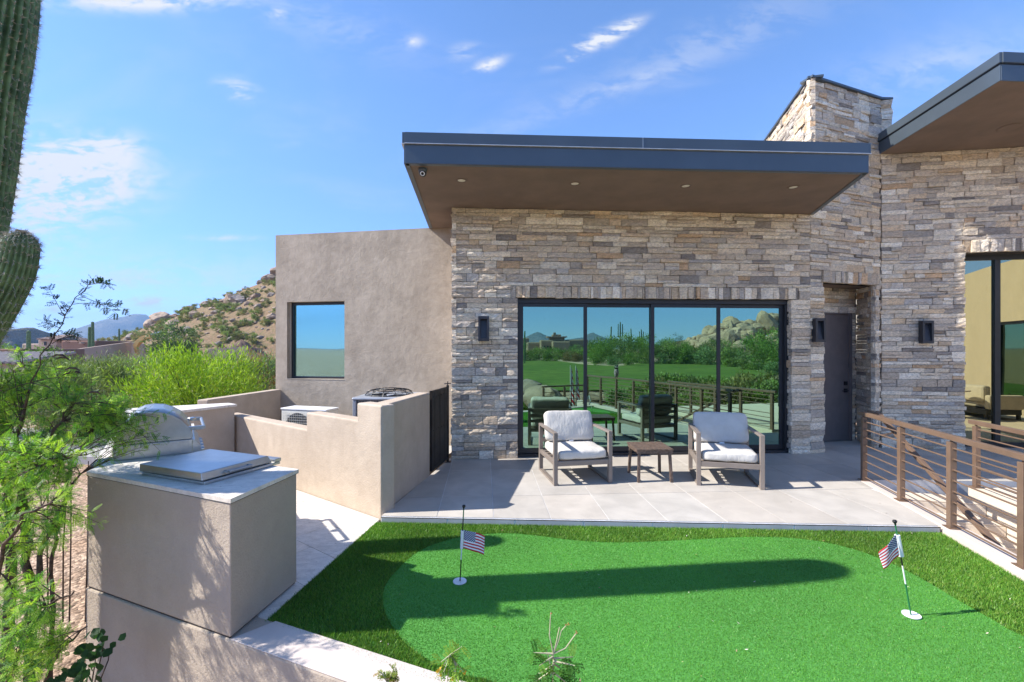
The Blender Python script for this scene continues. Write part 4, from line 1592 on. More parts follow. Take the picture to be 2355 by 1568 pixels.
def lounge_chair(label, loc, rz, seed):
    t = thing('lounge_chair', label, 'chair', loc, rz, 'grey cushioned lounge chairs')
    hw, hd = 0.405, 0.415
    fm = M['chair']
    for sx in (-1, 1):
        x = sx * (hw - .027)
        MB().box(x - .027, -hd, 0, x + .027, -hd + .055, .69 - .03).build('leg', fm, t, bevel=.004)
        MB().box(x - .027, hd - .055, 0, x + .027, hd, .69 - .03).build('leg', fm, t, bevel=.004)
        MB().box(x - .0275, -hd - .001, .66, x + .0275, hd + .001, .69).build('armrest', fm, t, bevel=.004)
        MB().box(x - .0265, -hd + .055, .0, x + .0265, hd - .055, .028).build('runner', fm, t, bevel=.003)
        MB().box(x - .02, -hd + .055, .255, x + .02, hd - .055, .31).build('seat_rail', fm, t, bevel=.003)
    MB().box(-hw + .054, -hd + .003, .25, hw - .054, -hd + .045, .315).build('seat_rail', fm, t, bevel=.004)
    MB().box(-hw + .054, hd - .05, .25, hw - .054, hd - .01, .31).build('seat_rail', fm, t, bevel=.004)
    for k in range(5):
        y = -hd + .12 + k * .145
        MB().box(-hw + .054, y, .285, hw - .054, y + .06, .302).build('seat_slat', fm, t)
    for k in range(3):
        z = .42 + k * .10
        MB().box(-hw + .054, hd - .045, z, hw - .054, hd - .02, z + .055).build('back_slat', fm, t, bevel=.003)
    vs, fs_ = soft_box(.685, .75, .14, seed, .035)
    m = MB().add([(x, y - .03, z + .385) for x, y, z in vs], fs_)
    m.build('seat_cushion', M['cushion'], t, smooth=True)
    vs, fs_ = soft_box(.70, .42, .17, seed + 3, .05)
    rot = Matrix.Rotation(R(72), 3, 'X')
    m = MB()
    m.add([tuple(rot @ Vector(q) + Vector((.0, .245, .665))) for q in vs], fs_)
    bc = m.build('back_cushion', M['cushion'], t, smooth=True)
    MB().box(-.03, .115, .462, .035, .135, .478).build('care_tag', M['white'], bc)
    return t


lounge_chair('grey cushioned lounge chair nearer the gate, turned towards the railing', (.869, 6.409, .001), R(10.5), 1)
lounge_chair('grey cushioned lounge chair nearer the brown door, turned towards the gate', (2.912, 6.263, .001), R(-14), 2)

tb = thing('side_table', 'small brown slatted side table between the two lounge chairs', 'table', (1.912, 6.33, .001), R(1.0))
for k in range(6):
    x = -.25 + k * .084
    MB().box(x, -.25, .425, x + .078, .25, .445).build('slat', M['table'], tb, bevel=.003)
ap = MB()
ap.box(-.24, -.24, .385, .24, -.215, .424).box(-.24, .215, .385, .24, .24, .424).box(-.24, -.214, .385, -.215, .214, .424).box(.215, -.214, .385, .24, .214, .424)
ap.build('apron', M['table'], tb)
for sx in (-1, 1):
    for sy in (-1, 1):
        a, b = Vector((sx * .205, sy * .205, .424)), Vector((sx * .222, sy * .235, 0))
        MB().bar(a, b, .036, .036, (0, 1, 0)).build('leg', M['table'], tb, bevel=.003)

# ================================================================== FLAGS on the green
def mat_flag():
    m, T, b = new_mat('flag_print')
    uv = T.node('ShaderNodeAttribute', attribute_name='print_uv').outputs['Vector']
    sep = T.node('ShaderNodeSeparateXYZ')
    T.l.new(uv, sep.inputs[0])
    u, v = sep.outputs[0], sep.outputs[1]
    st = T.math('MODULO', T.math('FLOOR', T.math('MULTIPLY', v, 12.999)), 2.0)
    stripes = T.mix(T.math('GREATER_THAN', st, 0.5), (0.55, 0.02, 0.04), (0.82, 0.82, 0.82))
    # staggered stars
    cu = T.math('MULTIPLY', u, 11 / 0.56)
    cv = T.math('MULTIPLY', T.math('SUBTRACT', v, 6 / 13), 9 / (7 / 13))
    par = T.math('MODULO', T.math('ADD', T.math('FLOOR', cu), T.math('FLOOR', cv)), 2.0)
    du = T.math('SUBTRACT', T.math('FRACT', cu), 0.5)
    dv = T.math('SUBTRACT', T.math('FRACT', cv), 0.5)
    ang = T.math('ARCTAN2', dv, du)
    rad = T.math('SQRT', T.math('ADD', T.math('MULTIPLY', du, du), T.math('MULTIPLY', dv, dv)))
    lim = T.math('ADD', 0.42, T.math('MULTIPLY', T.math('COSINE', T.math('MULTIPLY', T.math('SUBTRACT', ang, 1.5708), 5.0)), 0.14))
    star = T.math('MULTIPLY', T.math('LESS_THAN', rad, lim), T.math('LESS_THAN', par, 0.5))
    cant = T.mix(star, (0.012, 0.025, 0.12), (0.82, 0.82, 0.82))
    incan = T.math('MULTIPLY', T.math('LESS_THAN', u, 0.56), T.math('GREATER_THAN', v, 6 / 13))
    T.l.new(T.mix(incan, stripes, cant), b.inputs['Base Color'])
    b.inputs['Roughness'].default_value = 0.8
    return m


M['flag'] = mat_flag()
M['pole_green'] = mat_plain('pole_green', (0.02, 0.16, 0.06), .4)


def flag_cloth(name, parent, corner, du, dv, sag, wave, nu=22, nv=16):
    """corner: lower hoist corner; du along the fly, dv up the hoist"""
    corner, du, dv = Vector(corner), Vector(du), Vector(dv)
    nn = du.cross(dv).normalized()
    vs, uv, f = [], [], []
    for j in range(nv + 1):
        for i in range(nu + 1):
            u, v = i / nu, j / nv
            p = corner + du * u + dv * v + sag(u, v) + nn * wave(u, v)
            vs.append(p)
            uv.append((u, v, 0))
    for j in range(nv):
        for i in range(nu):
            a = j * (nu + 1) + i
            f.append((a, a + 1, a + nu + 2, a + nu + 1))
    mb = MB().add(vs, f)
    me = mb.mesh(name, shift(parent), True)
    at = me.attributes.new('print_uv', 'FLOAT_VECTOR', 'POINT')
    at.data.foreach_set('vector', [c for q in uv for c in q])
    me.materials.append(M['flag'])
    o = link(name, me, parent)
    sd = o.modifiers.new('cloth', 'SOLIDIFY')
    sd.thickness = 0.0012
    return o


def pin_flag(label, base, top, bands, sleeve, kind):
    b, t = Vector(base), Vector(top)
    ax = (t - b)
    th = thing('putting_flag', label, 'flag', tuple(b), 0, 'flag pins on the putting green')
    z = 0.0
    for (e, m) in bands:
        MB().tube([b + ax * z, b + ax * e], .0048, 10).build('pole_band', M[m], th)
        z = e
    k = [t + ax.normalized() * h for h in (-.004, .008, .016, .024, .031, .034)]
    MB().tube(k, [.0055, .006, .012, .0145, .011, .002], 14).build('knob', M['black'], th, smooth=True)
    s0, s1 = b + ax * sleeve[0], b + ax * sleeve[1]
    MB().tube([s0, s1], .0125, 14).build('sleeve', M['white'], th, smooth=False)
    return th, s0, s1


CUPZ = -0.0535
h1 = Vector((*G(1057, 1336, -.055), CUPZ))
h2 = Vector((*G(2095, 1413, -.055), CUPZ))
for i, (h, lab) in enumerate(((h1, 'white putting hole cup in the shadowed part of the green'), (h2, 'white putting hole cup in the sunlit corner of the green'))):
    cu = MB().lathe([(.0, -.004), (.044, -.002), (.048, .0015), (.0535, .0025), (.054, -.004), (.03, -.0055), (0, -.006)], (h.x, h.y, CUPZ), 36).build('hole_cup', M['white'], smooth=False)
    tag(cu, lab, 'golf hole', 'putting hole cups')
th, s0, s1 = pin_flag('small striped flag on a black and white pin, flying straight out over the shadow', h1 + Vector((.002, 0, .001)), P(1066, 1170, h1.y - .02),
                      [(.30, 'black'), (.70, 'white'), (.86, 'black'), (1.0, 'pole_green')], (.455, .70), 1)
ax = (s1 - s0)
fl = Vector((.165, -.03, -.012))
flag_cloth('flag_cloth', th, s0 + Vector((.012, 0, 0)), fl, ax * 1.02,
           lambda u, v: Vector((0, 0, -.02 * u * u - .012 * u * (1 - v))), lambda u, v: .010 * math.sin(5.5 * u + 1.3 * v) * u)
th, s0, s1 = pin_flag('small striped flag drooping from the leaning green pin in the sun', h2 + Vector((-.004, 0, .001)), P(2058, 1206, h2.y - .01),
                      [(.34, 'pole_green'), (.545, 'white'), (.76, 'black'), (1.0, 'pole_green')], (.65, .885), 2)
ax = (s1 - s0)
MB().tube([s0 + Vector((.002, 0, 0)), s1], .0165, 14).build('sleeve_wrap', M['white'], th)
flag_cloth('flag_cloth', th, s0 + Vector((-.02, -.012, .012)), Vector((-.115, -.02, -.085)), ax * .98,
           lambda u, v: Vector((-.012 * u, 0, -.035 * u * v)), lambda u, v: .010 * math.sin(6 * u + 2 * v) * u)

# ================================================================== RAILINGS AND STEPS
def railing(label, start, du, npost, spacing, ztop, rails, zbase, hand=(0.06, 0.05), parts_end=0.12, knots=None):
    start, du = Vector(start), Vector(du).normalized()
    nn = Vector((du.y, -du.x))
    t = thing('railing', label, 'railing', (start.x, start.y, zbase))
    zp = ztop - .068
    U, N = Vector((du.x, du.y, 0)), Vector((nn.x, nn.y, 0))
    for k in range(npost):
        c = start + du * spacing * k
        MB().obb((c.x, c.y, (zbase + zp) / 2 + .003), U * .031, N * .028, (0, 0, (zp - zbase) / 2 - .004)).build('post', M['bronze'], t, bevel=.003)
        MB().obb((c.x, c.y, zbase + .004), U * .055, N * .05, (0, 0, .004)).build('base_plate', M['bronze'], t)
        MB().obb((c.x, c.y, zp + .010), U * .008, N * .008, (0, 0, .012)).build('rail_stem', M['bronze'], t)
    L = spacing * (npost - 1)
    a, b = start - du * parts_end, start + du * (L + parts_end)
    MB().bar((a.x, a.y, ztop - hand[1] / 2), (b.x, b.y, ztop - hand[1] / 2), hand[0], hand[1]).build('handrail', M['bronze'], t, bevel=.004)
    for z in rails:
        c, d = start, start + du * L
        MB().tube([(c.x, c.y, zbase + z), (d.x, d.y, zbase + z)], .0085, 8).build('rail', M['bronze'], t)
    lugs = MB()
    for k in range(npost):
        for sgn in (-1, 1):
            if (k == 0 and sgn < 0) or (k == npost - 1 and sgn > 0):
                continue
            c = start + du * (spacing * k + sgn * .034)
            for z in rails:
                lugs.obb((c.x, c.y, zbase + z), U * .004, N * .0125, (0, 0, .0125))
    lugs.build('rail_lugs', M['bronze'], t)['kind'] = 'stuff'
    return t


RZ = [.05 + .107 * k for k in range(8)]
r1s = Vector((4.787, 6.19))
railing('long bronze railing along the lawn kerb, nearest the putting green', r1s, (-.2325, -.9726), 8, .842, .93, RZ, 0.003, parts_end=.10)
r2s = Vector((5.99, 5.87))
railing('short bronze railing on the far side of the steps', r2s, (-.2325, -.9726), 5, .842, .86, [.05 + .1 * k for k in range(4)] + [.55, .65, .75], 0.003, parts_end=.1)
# sloping handrail down the steps
hr = thing('stair_handrail', 'sloping bronze handrail running down the steps behind the long railing', 'handrail', (4.9, 5.2, -.5))
s0, s1 = Vector((4.965, 6.15, .905)), Vector((4.965 - .2225 * 3.0, 6.15 - .975 * 3.0, -.565))
MB().bar(s0 + Vector((.01, .05, .02)), s1, .05, .045).build('rail_bar', M['bronze'], hr, bevel=.004)
MB().bar(s0 + Vector((.0, -.02, -.012)), s0 + Vector((-.02, .16, .012)), .05, .045).build('rail_return', M['bronze'], hr, bevel=.004)
for t in (.12, .62, .95):
    p = s0.lerp(s1, t)
    q = p + Vector((-.14, .033, -.05))
    MB().bar(p, q, .016, .016).build('bracket', M['bronze'], hr)

# steps of cream stone, going down towards the camera
stp = MB().box(5.0, 5.9, -1.6, 5.05, 5.95, -1.5).build('steps', M['cream'])
stp['kind'] = 'structure'
q0 = Vector((4.735, 6.22)) + KN * .205
for k in range(8):
    a0, a1 = -.30 * k, -.30 * (k + 1) - .02
    zt = -.15 * (k + 1)
    p = [q0 + KU * a0, q0 + KU * a1, q0 + KU * a1 + KN * 1.03, q0 + KU * a0 + KN * 1.03]
    MB().prism([tuple(x) for x in p], zt - .16, zt).build('step', M['cream'], stp, bevel=.008)
    for (b0, b1) in ((.01, .51), (.516, 1.02)):
        p = [q0 + KU * (a0 - .005) + KN * b0, q0 + KU * a1 + KN * b0, q0 + KU * a1 + KN * b1, q0 + KU * (a0 - .005) + KN * b1]
        MB().prism([tuple(x) for x in p], zt + .0005, zt + .022).build('tread', M['cream'], stp, bevel=.005)
fk = MB().prism([tuple(q0 + KN * 1.035 + KU * x) for x in (-4.4, -.0)] + [tuple(q0 + KN * 1.26 + KU * x) for x in (-.0, -4.4)], -1.5, .002).build('stair_kerb', M['cream'], bevel=.01)
tag(fk, 'cream plaster kerb on the far side of the steps', 'kerb')
lower = sheet('lower_terrace', [(4.6, 4.2), (4.05, 1.9), (5.35, 1.6), (6.0, 4.4)], -1.22, M['cream'])
# terrace beyond the steps
up = MB().prism([tuple(q0 + KN * 1.265 + KU * -.02), tuple(q0 + KN * 1.265 + KU * -4.2), (12.0, 1.2), (12.4, 6.0)], -.4, -.004).build('upper_terrace', M['grout'])
up['kind'] = 'structure'
lay_tiles(up, 'tile', [tuple(q0 + KN * 1.265 + KU * -.02), tuple(q0 + KN * 1.265 + KU * -4.2), (12.0, 1.2), (12.4, 6.0)], (0.365, 5.565), math.atan(FA), .604, 1.2, .005, 0.0, .003, M['cream'], (.6, .55, .48), .04, 77)

# ---- seating on the far terrace, seen in the tall window
sf = thing('outdoor_sofa', 'cream cushioned outdoor sofa mirrored in the tall window', 'sofa', (11.0, 3.4, .001), R(78))
M['sofa'] = mat_plain('sofa_fabric', (0.55, 0.49, 0.40), .95, 0, .04, 8)
MB().box(-.95, -.4, .12, .95, .4, .26).build('frame', M['frame'], sf, bevel=.01)
for sx in (-1, 1):
    MB().box(sx * .95 - .08, -.4, .26, sx * .95 + .08, .4, .62).build('armrest', M['sofa'], sf, bevel=.04)
    for sy in (-1, 1):
        MB().box(sx * .9 - .03, sy * .36 - .03, 0, sx * .9 + .03, sy * .36 + .03, .12).build('leg', M['frame'], sf)
for k in (-1, 1):
    MB().box(k * .43 - .42, -.4, .265, k * .43 + .42, .25, .43).build('seat_cushion', M['sofa'], sf, bevel=.05)
    MB().box(k * .43 - .42, .2, .435, k * .43 + .42, .4, .85).build('back_cushion', M['sofa'], sf, bevel=.06)
rt = thing('round_table', 'round pale outdoor table mirrored in the tall window', 'table', (10.1, 4.2, .001))
MB().lathe([(.0, .70), (.44, .70), (.45, .715), (.44, .73), (.0, .73)], (10.1, 4.2, .001), 32).build('table_top', M['cream'], rt)
for k in range(4):
    a = k * math.pi / 2 + .5
    MB().tube([(10.1 + .12 * math.cos(a), 4.2 + .12 * math.sin(a), .70), (10.1 + .34 * math.cos(a), 4.2 + .34 * math.sin(a), .001)], .014, 8).build('leg', M['frame'], rt)
# ================================================================== PLANTS: builders
def crown_leaves(c, rx, ry, rz, n, ln, wd, cols, seed, up=0.35, lobes=9, hollow=0.45, flat=0.0):
    """leaf blades through the volume of a lumpy crown; c is the crown's middle"""
    g = np.random.default_rng(seed)
    # clumps: leaf sprays gather round them, so light and dark patches and gaps appear
    nc = max(6, n // 90)
    d = g.normal(size=(nc, 3))
    d /= np.linalg.norm(d, axis=1, keepdims=True)
    ld = g.normal(size=(lobes, 3))
    ld /= np.linalg.norm(ld, axis=1, keepdims=True)
    lump = 0.72 + 0.38 * np.max(np.clip(d @ ld.T, 0, 1) ** 5, axis=1)
    rad = (hollow + (1 - hollow) * g.random(nc) ** 0.6) * lump
    cc = d * rad[:, None] * np.array([rx, ry, rz])
    cc[:, 2] = np.where(cc[:, 2] < -rz * .75, -rz * .75, cc[:, 2])
    k = g.integers(0, nc, n)
    sp = 0.17 * (rx * ry * rz) ** (1 / 3)
    p = cc[k] + g.normal(size=(n, 3)) * sp * np.array([1, 1, .8])
    out = p / np.array([rx, ry, rz])
    out /= (np.linalg.norm(out, axis=1, keepdims=True) + 1e-6)
    dr = out * 0.5 + g.normal(size=(n, 3)) * 0.55 + np.array([0, 0, up])
    dr /= np.linalg.norm(dr, axis=1, keepdims=True)
    sd = np.cross(dr, g.normal(size=(n, 3)))
    sd /= (np.linalg.norm(sd, axis=1, keepdims=True) + 1e-6)
    L = ln * g.uniform(.6, 1.3, (n, 1))
    W = wd * g.uniform(.7, 1.2, (n, 1))
    base = p + np.array(c)
    v = np.stack([base, base + dr * L * .5 + sd * W * .5, base + dr * L, base + dr * L * .5 - sd * W * .5], 1)
    cols = np.array(cols)
    ck = cols[g.integers(0, len(cols), nc)] * g.uniform(.6, 1.3, (nc, 1))  # random clump brightness; the dark clumps paint in shadow gaps
    col = ck[k] * g.uniform(.75, 1.25, (n, 1))
    return v.reshape(-1, 3), np.arange(4 * n).reshape(-1, 4), np.repeat(col, 4, axis=0)


def shrub(name, label, base, w, h, n, ln, wd, cols, seed, group=None, up=.35, dep=None, cat='shrub', stems=7, hollow=.35):
    base = Vector(base)
    t = thing(name, label, cat, tuple(base), 0, group)
    rz = h * .46
    c = base + Vector((0, 0, h - rz * 1.22))
    v, f, col = crown_leaves(c, w / 2, (dep or w) / 2, rz, n, ln, wd, cols, seed, up, hollow=hollow)
    mesh_np('crown', v, f, M['scrub'], t, col)
    rnd = random.Random(seed)
    mb = MB()
    for k in range(stems):
        a = rnd.uniform(0, 6.28)
        rr = rnd.uniform(.25, .8)
        e = base + Vector((math.cos(a) * w / 2 * rr, math.sin(a) * (dep or w) / 2 * rr, h * rnd.uniform(.55, .9)))
        s = base + Vector((rnd.uniform(-.1, .1), rnd.uniform(-.1, .1), -.05))
        m = s.lerp(e, .5) + Vector((0, 0, .08 * h))
        mb.tube([s, m, e], [.02 * h ** .5 + .008, .012 * h ** .5, .004], 5)
    mb.build('trunk', M['twig'], t)
    return t


OLIVE = [(.19, .27, .06), (.24, .32, .08), (.15, .21, .055), (.28, .32, .11), (.21, .25, .09)]
BRIGHT = [(.25, .40, .02), (.32, .48, .03), (.16, .30, .02), (.38, .52, .04), (.27, .42, .025)]
GREYG = [(.19, .29, .11), (.24, .34, .14), (.15, .22, .09), (.28, .35, .16)]
MESQ = [(.12, .29, .04), (.21, .41, .045), (.32, .52, .055), (.07, .18, .035), (.40, .56, .075)]

# ================================================================== SAGUARO
def saguaro_limb(name, pts, rads, nrib, parent, spines=True, seed=0, step=.055):
    """ribbed limb along a path with rounded top; areoles with spines along every rib"""
    pts = [Vector(p) for p in pts]
    # resample
    path, rr = [], []
    for i in range(len(pts) - 1):
        m = max(2, int((pts[i + 1] - pts[i]).length / step))
        p0, p3 = pts[max(i - 1, 0)], pts[min(i + 2, len(pts) - 1)]
        for k in range(m):
            t = k / m
            path.append(0.5 * ((2 * pts[i]) + (pts[i + 1] - p0) * t + (2 * p0 - 5 * pts[i] + 4 * pts[i + 1] - p3) * t * t + (3 * pts[i] - p0 - 3 * pts[i + 1] + p3) * t ** 3))
            rr.append(rads[i] + (rads[i + 1] - rads[i]) * t)
    path.append(pts[-1])
    rr.append(rads[-1])
    # rounded tip
    d = (path[-1] - path[-2]).normalized()
    R_ = rr[-1]
    for a in (20, 40, 58, 73, 85):
        path.append(pts[-1] + d * R_ * math.sin(R(a)))
        rr.append(R_ * math.cos(R(a)))
    per = 6
    n = nrib * per
    vs, f, sp = [], [], MB()
    prev = None
    rnd = random.Random(seed)
    for i, p in enumerate(path):
        dd = (path[min(i + 1, len(path) - 1)] - path[max(i - 1, 0)]).normalized()
        a = dd.cross(Vector((0, 1, .1))) if prev is None else prev - dd * prev.dot(dd)
        a.normalize()
        prev = a
        b = dd.cross(a)
        wob = 1 + .035 * mnoise.noise(Vector((i * .11, seed, 0)))
        for k in range(n):
            t = 2 * math.pi * k / n + .12 * mnoise.noise(Vector((i * .05, seed * 3, 1)))
            ph = (k % per) / per
            rib = 1 - .26 * (1 - abs(math.sin(math.pi * ph))) ** 1.1
            r = rr[i] * rib * wob
            q = p + r * (math.cos(t) * a + math.sin(t) * b)
            vs.append(q)
            if spines and k % per == per // 2 and i % 1 == 0 and i > 0:
                nrm = (math.cos(t) * a + math.sin(t) * b)
                for _ in range(9):
                    dr = (nrm * rnd.uniform(.5, 1) + Vector((rnd.uniform(-1, 1), rnd.uniform(-1, 1), rnd.uniform(-1, 1))) * .8).normalized()
                    ln = rnd.uniform(.018, .042)
                    s = dr.cross(Vector((rnd.uniform(-1, 1), rnd.uniform(-1, 1), 1))).normalized() * .0019
                    q2 = q + Vector((0, 0, rnd.uniform(-.012, .012)))
                    sp.add([q2 - s, q2 + s, q2 + dr * ln], [(0, 1, 2)])
    m = len(path)
    for i in range(m - 1):
        for k in range(n):
            k2 = (k + 1) % n
            f.append((i * n + k, i * n + k2, (i + 1) * n + k2, (i + 1) * n + k))
    f.append(tuple((m - 1) * n + k for k in range(n)))
    o = MB().add(vs, f).build(name, M['cactus'], parent, smooth=True)
    if spines:
        s = sp.build('spines', M['spine'], o)
        s['kind'] = 'stuff'
    return o


sg = thing('saguaro', 'giant ribbed green saguaro cactus rising past the top of the picture', 'cactus', (-4.15, 3.3, GROUND))
trunk = [(-4.17, 3.15, GROUND - .1), (-4.12, 3.14, 0.4), (-4.02, 3.14, 1.3), (-3.845, 3.14, 2.2), (-3.735, 3.14, 2.8), (-3.64, 3.14, 3.5), (-3.565, 3.15, 4.15), (-3.55, 3.16, 4.75), (-3.55, 3.17, 5.2)]
saguaro_limb('trunk', trunk, [.20, .20, .20, .195, .195, .20, .205, .20, .17], 30, sg, True, 1)
arm = [(-4.1, 3.1, .95), (-3.85, 3.0, 1.3), (-3.56, 2.96, 1.7), (-3.355, 2.95, 2.02), (-3.225, 2.95, 2.28), (-3.185, 2.95, 2.46)]
saguaro_limb('arm', arm, [.08, .09, .094, .097, .098, .09], 22, sg, True, 2)
saguaro_limb('arm', [(-4.0, 3.2, 1.2), (-4.25, 3.5, 1.45), (-4.5, 3.82, 1.9), (-4.55, 3.9, 2.8), (-4.54, 3.92, 3.6)], [.1, .13, .15, .16, .14], 18, sg, False, 3)

# ================================================================== MESQUITE in the near corner
def pinna(mb_v, mb_f, mb_c, base, d, side, L, pairs, lw, ll, col, g):
    """one feather of paired leaflets"""
    nrm = d.cross(side).normalized()
    for k in range(pairs):
        t = (k + .7) / (pairs + .4)
        p = base + d * (L * t) - Vector((0, 0, 1)) * (.10 * L * t * t)
        s_ = ll * (1 - .45 * abs(t - .45))
        for sg_ in (-1, 1):
            dr = (side * sg_ * .92 + d * .38 + nrm * g.uniform(-.25, .25)).normalized()
            w = d * lw * .5
            i = len(mb_v)
            mb_v += [p, p + dr * s_ * .5 + w, p + dr * s_, p + dr * s_ * .5 - w]
            mb_f.append((i, i + 1, i + 2, i + 3))
            mb_c.extend([col] * 4)


def leafy_twig(vs, fs_, cs, tw, pts, g, n_leaf, leaf_len, pairs, cols, r0=.004, ll=.013, lw=.0052, start=.25):
    pts = [Vector(p) for p in pts]
    cum = [0.0]
    for a, b in zip(pts[:-1], pts[1:]):
        cum.append(cum[-1] + (b - a).length)

    def at(t):
        s = t * cum[-1]
        for i in range(len(pts) - 1):
            if s <= cum[i + 1] or i == len(pts) - 2:
                k = (s - cum[i]) / max(1e-6, cum[i + 1] - cum[i])
                return pts[i].lerp(pts[i + 1], k), (pts[i + 1] - pts[i]).normalized()
    tw.tube(pts, [r0 * (1 - .75 * i / (len(pts) - 1)) for i in range(len(pts))], 5)
    for j in range(n_leaf):
        t = start + (1 - start) * (j + g.random()) / n_leaf
        p, d = at(min(t, 1))
        sd = d.cross(Vector((g.uniform(-1, 1), g.uniform(-1, 1), g.uniform(.2, 1)))).normalized()
        if j % 2:
            sd = -sd
        c = g.choice(cols)
        k = g.uniform(.75, 1.3)
        c = (c[0] * k, c[1] * k, c[2] * k)
        for sg_ in (-1, 1):
            dd = (sd * .75 + d * .45 + Vector((g.uniform(-.3, .3), g.uniform(-.3, .3), g.uniform(-.35, .15))) + sd.cross(d) * sg_ * .35).normalized()
            side = dd.cross(Vector((g.uniform(-.4, .4), g.uniform(-.4, .4), 1))).normalized()
            pinna(vs, fs_, cs, p, dd, side, leaf_len * g.uniform(.75, 1.2), pairs, lw, ll, c, g)


def bez(a, b, c, n=6):
    return [a * ((1 - t) ** 2) + b * (2 * t * (1 - t)) + c * (t * t) for t in [i / n for i in range(n + 1)]]


mq = thing('mesquite_tree', 'feathery green mesquite tree crowding the near corner beside the counter', 'tree', (-3.5, 3.05, GROUND))
g = random.Random(77)
vs, fs_, cs = [], [], []
tw = MB()
wood = MB()
b0 = Vector((-3.62, 3.2, GROUND - .05))
limbs = [
    [b0, P(25, 1330, 3.2), P(20, 1150, 3.15), P(40, 1000, 3.1), P(70, 880, 3.0)],
    [b0 + Vector((.12, .05, 0)), P(75, 1400, 3.15), P(62, 1290, 3.1), P(55, 1130, 3.1), P(110, 1010, 3.1), P(170, 930, 3.2)],
    [P(72, 1370, 3.15), P(88, 1320, 3.1), P(92, 1270, 3.1), P(130, 1180, 3.1), P(185, 1090, 3.2)],
    [b0 + Vector((.1, .25, 0)), P(120, 1400, 3.3), P(118, 1290, 3.3), P(140, 1200, 3.3), P(160, 1080, 3.4), P(215, 985, 3.5)],
    [P(30, 1200, 3.15), P(60, 1090, 2.9), P(120, 1060, 2.8), P(200, 1045, 2.8)],
    [P(55, 1130, 3.1), P(100, 1050, 3.3), P(180, 1000, 3.5), P(280, 965, 3.55)],
    [b0, P(-10, 1380, 2.9), P(10, 1250, 2.6), P(60, 1180, 2.5), P(130, 1150, 2.5)],
    [b0 + Vector((0, -.3, 0)), P(40, 1500, 2.6), P(70, 1420, 2.5), P(120, 1380, 2.5), P(170, 1360, 2.5)],
    [b0 + Vector((.2, -.3, 0)), P(110, 1540, 2.7), P(150, 1480, 2.6), P(200, 1440, 2.55)],
    [P(20, 1150, 3.15), P(-20, 1010, 3.3), P(0, 900, 3.4), P(50, 840, 3.5)],
    [P(70, 880, 3.0), P(110, 790, 2.95), P(165, 700, 2.95), P(215, 640, 2.95)],
]
rad = [(.04, .0045), (.036, .006), (.022, .006), (.016, .005), (.016, .005), (.014, .005), (.014, .005), (.012, .004), (.011, .004), (.012, .004), (.0042, .0018)]
dense = []
for L_, (ra, rb) in zip(limbs, rad):
    pp = []
    for i in range(len(L_) - 1):
        for k in range(4):
            t = k / 4
            q = L_[i].lerp(L_[i + 1], t)
            q += Vector((g.uniform(-1, 1), g.uniform(-1, 1), g.uniform(-1, 1))) * .012
            pp.append(q)
    pp.append(L_[-1])
    n = len(pp)
    wood.tube(pp, [ra + (rb - ra) * i / (n - 1) for i in range(n)], 7)
    if len(dense) < 100000:
        dense.append(pp)
wood.build('trunk', M['bark'], mq, smooth=True)
# thin upright whips in front of the gravel
wh = MB()
for (x, Y) in ((112, 3.6), (160, 3.6), (200, 3.65), (148, 3.5)):
    a = P(x + g.uniform(-4, 4), 1430, Y)
    wh.tube([a, P(x + g.uniform(-4, 4), 1250, Y), P(x + 6 + g.uniform(-6, 6), 1060, Y)], [.006, .005, .003], 5)
wh.build('whips', M['twig'], mq)
src = [p for L_ in dense[:10] for p in L_[4:]]
# regions to fill: image x, y, depth ranges and how many twigs
regions = [((-30, 215), (850, 1010), (2.9, 3.7), 78), ((-30, 180), (1000, 1130), (2.6, 3.6), 100), ((-30, 160), (1110, 1260), (2.5, 3.4), 76),
           ((-20, 90), (1250, 1420), (2.4, 3.0), 14), ((60, 150), (1330, 1400), (2.5, 2.9), 5), ((-20, 150), (1400, 1600), (2.3, 2.8), 52), ((190, 300), (925, 1020), (3.3, 3.7), 44), ((280, 390), (950, 1040), (3.2, 3.5), 24),
           ((170, 250), (1165, 1215), (2.6, 2.75), 5), ((-20, 120), (800, 880), (2.9, 3.6), 14), ((140, 330), (850, 940), (3.4, 4.0), 22)]
for (xr, yr, zr, cnt) in regions:
    for _ in range(cnt):
        Y = g.uniform(*zr)
        e = P(g.uniform(*xr), g.uniform(*yr), Y)
        near = sorted(src, key=lambda p: (p - e).length_squared)[:5]
        s = near[g.randrange(len(near))]
        if (s - e).length > .75:
            s = e + (s - e).normalized() * .75
        m = s.lerp(e, .55) + Vector((g.uniform(-.05, .05), g.uniform(-.05, .05), g.uniform(.02, .10)))
        leafy_twig(vs, fs_, cs, tw, bez(s, m, e), g, 9, .066, 10, MESQ, .0032, .0125, .0050)
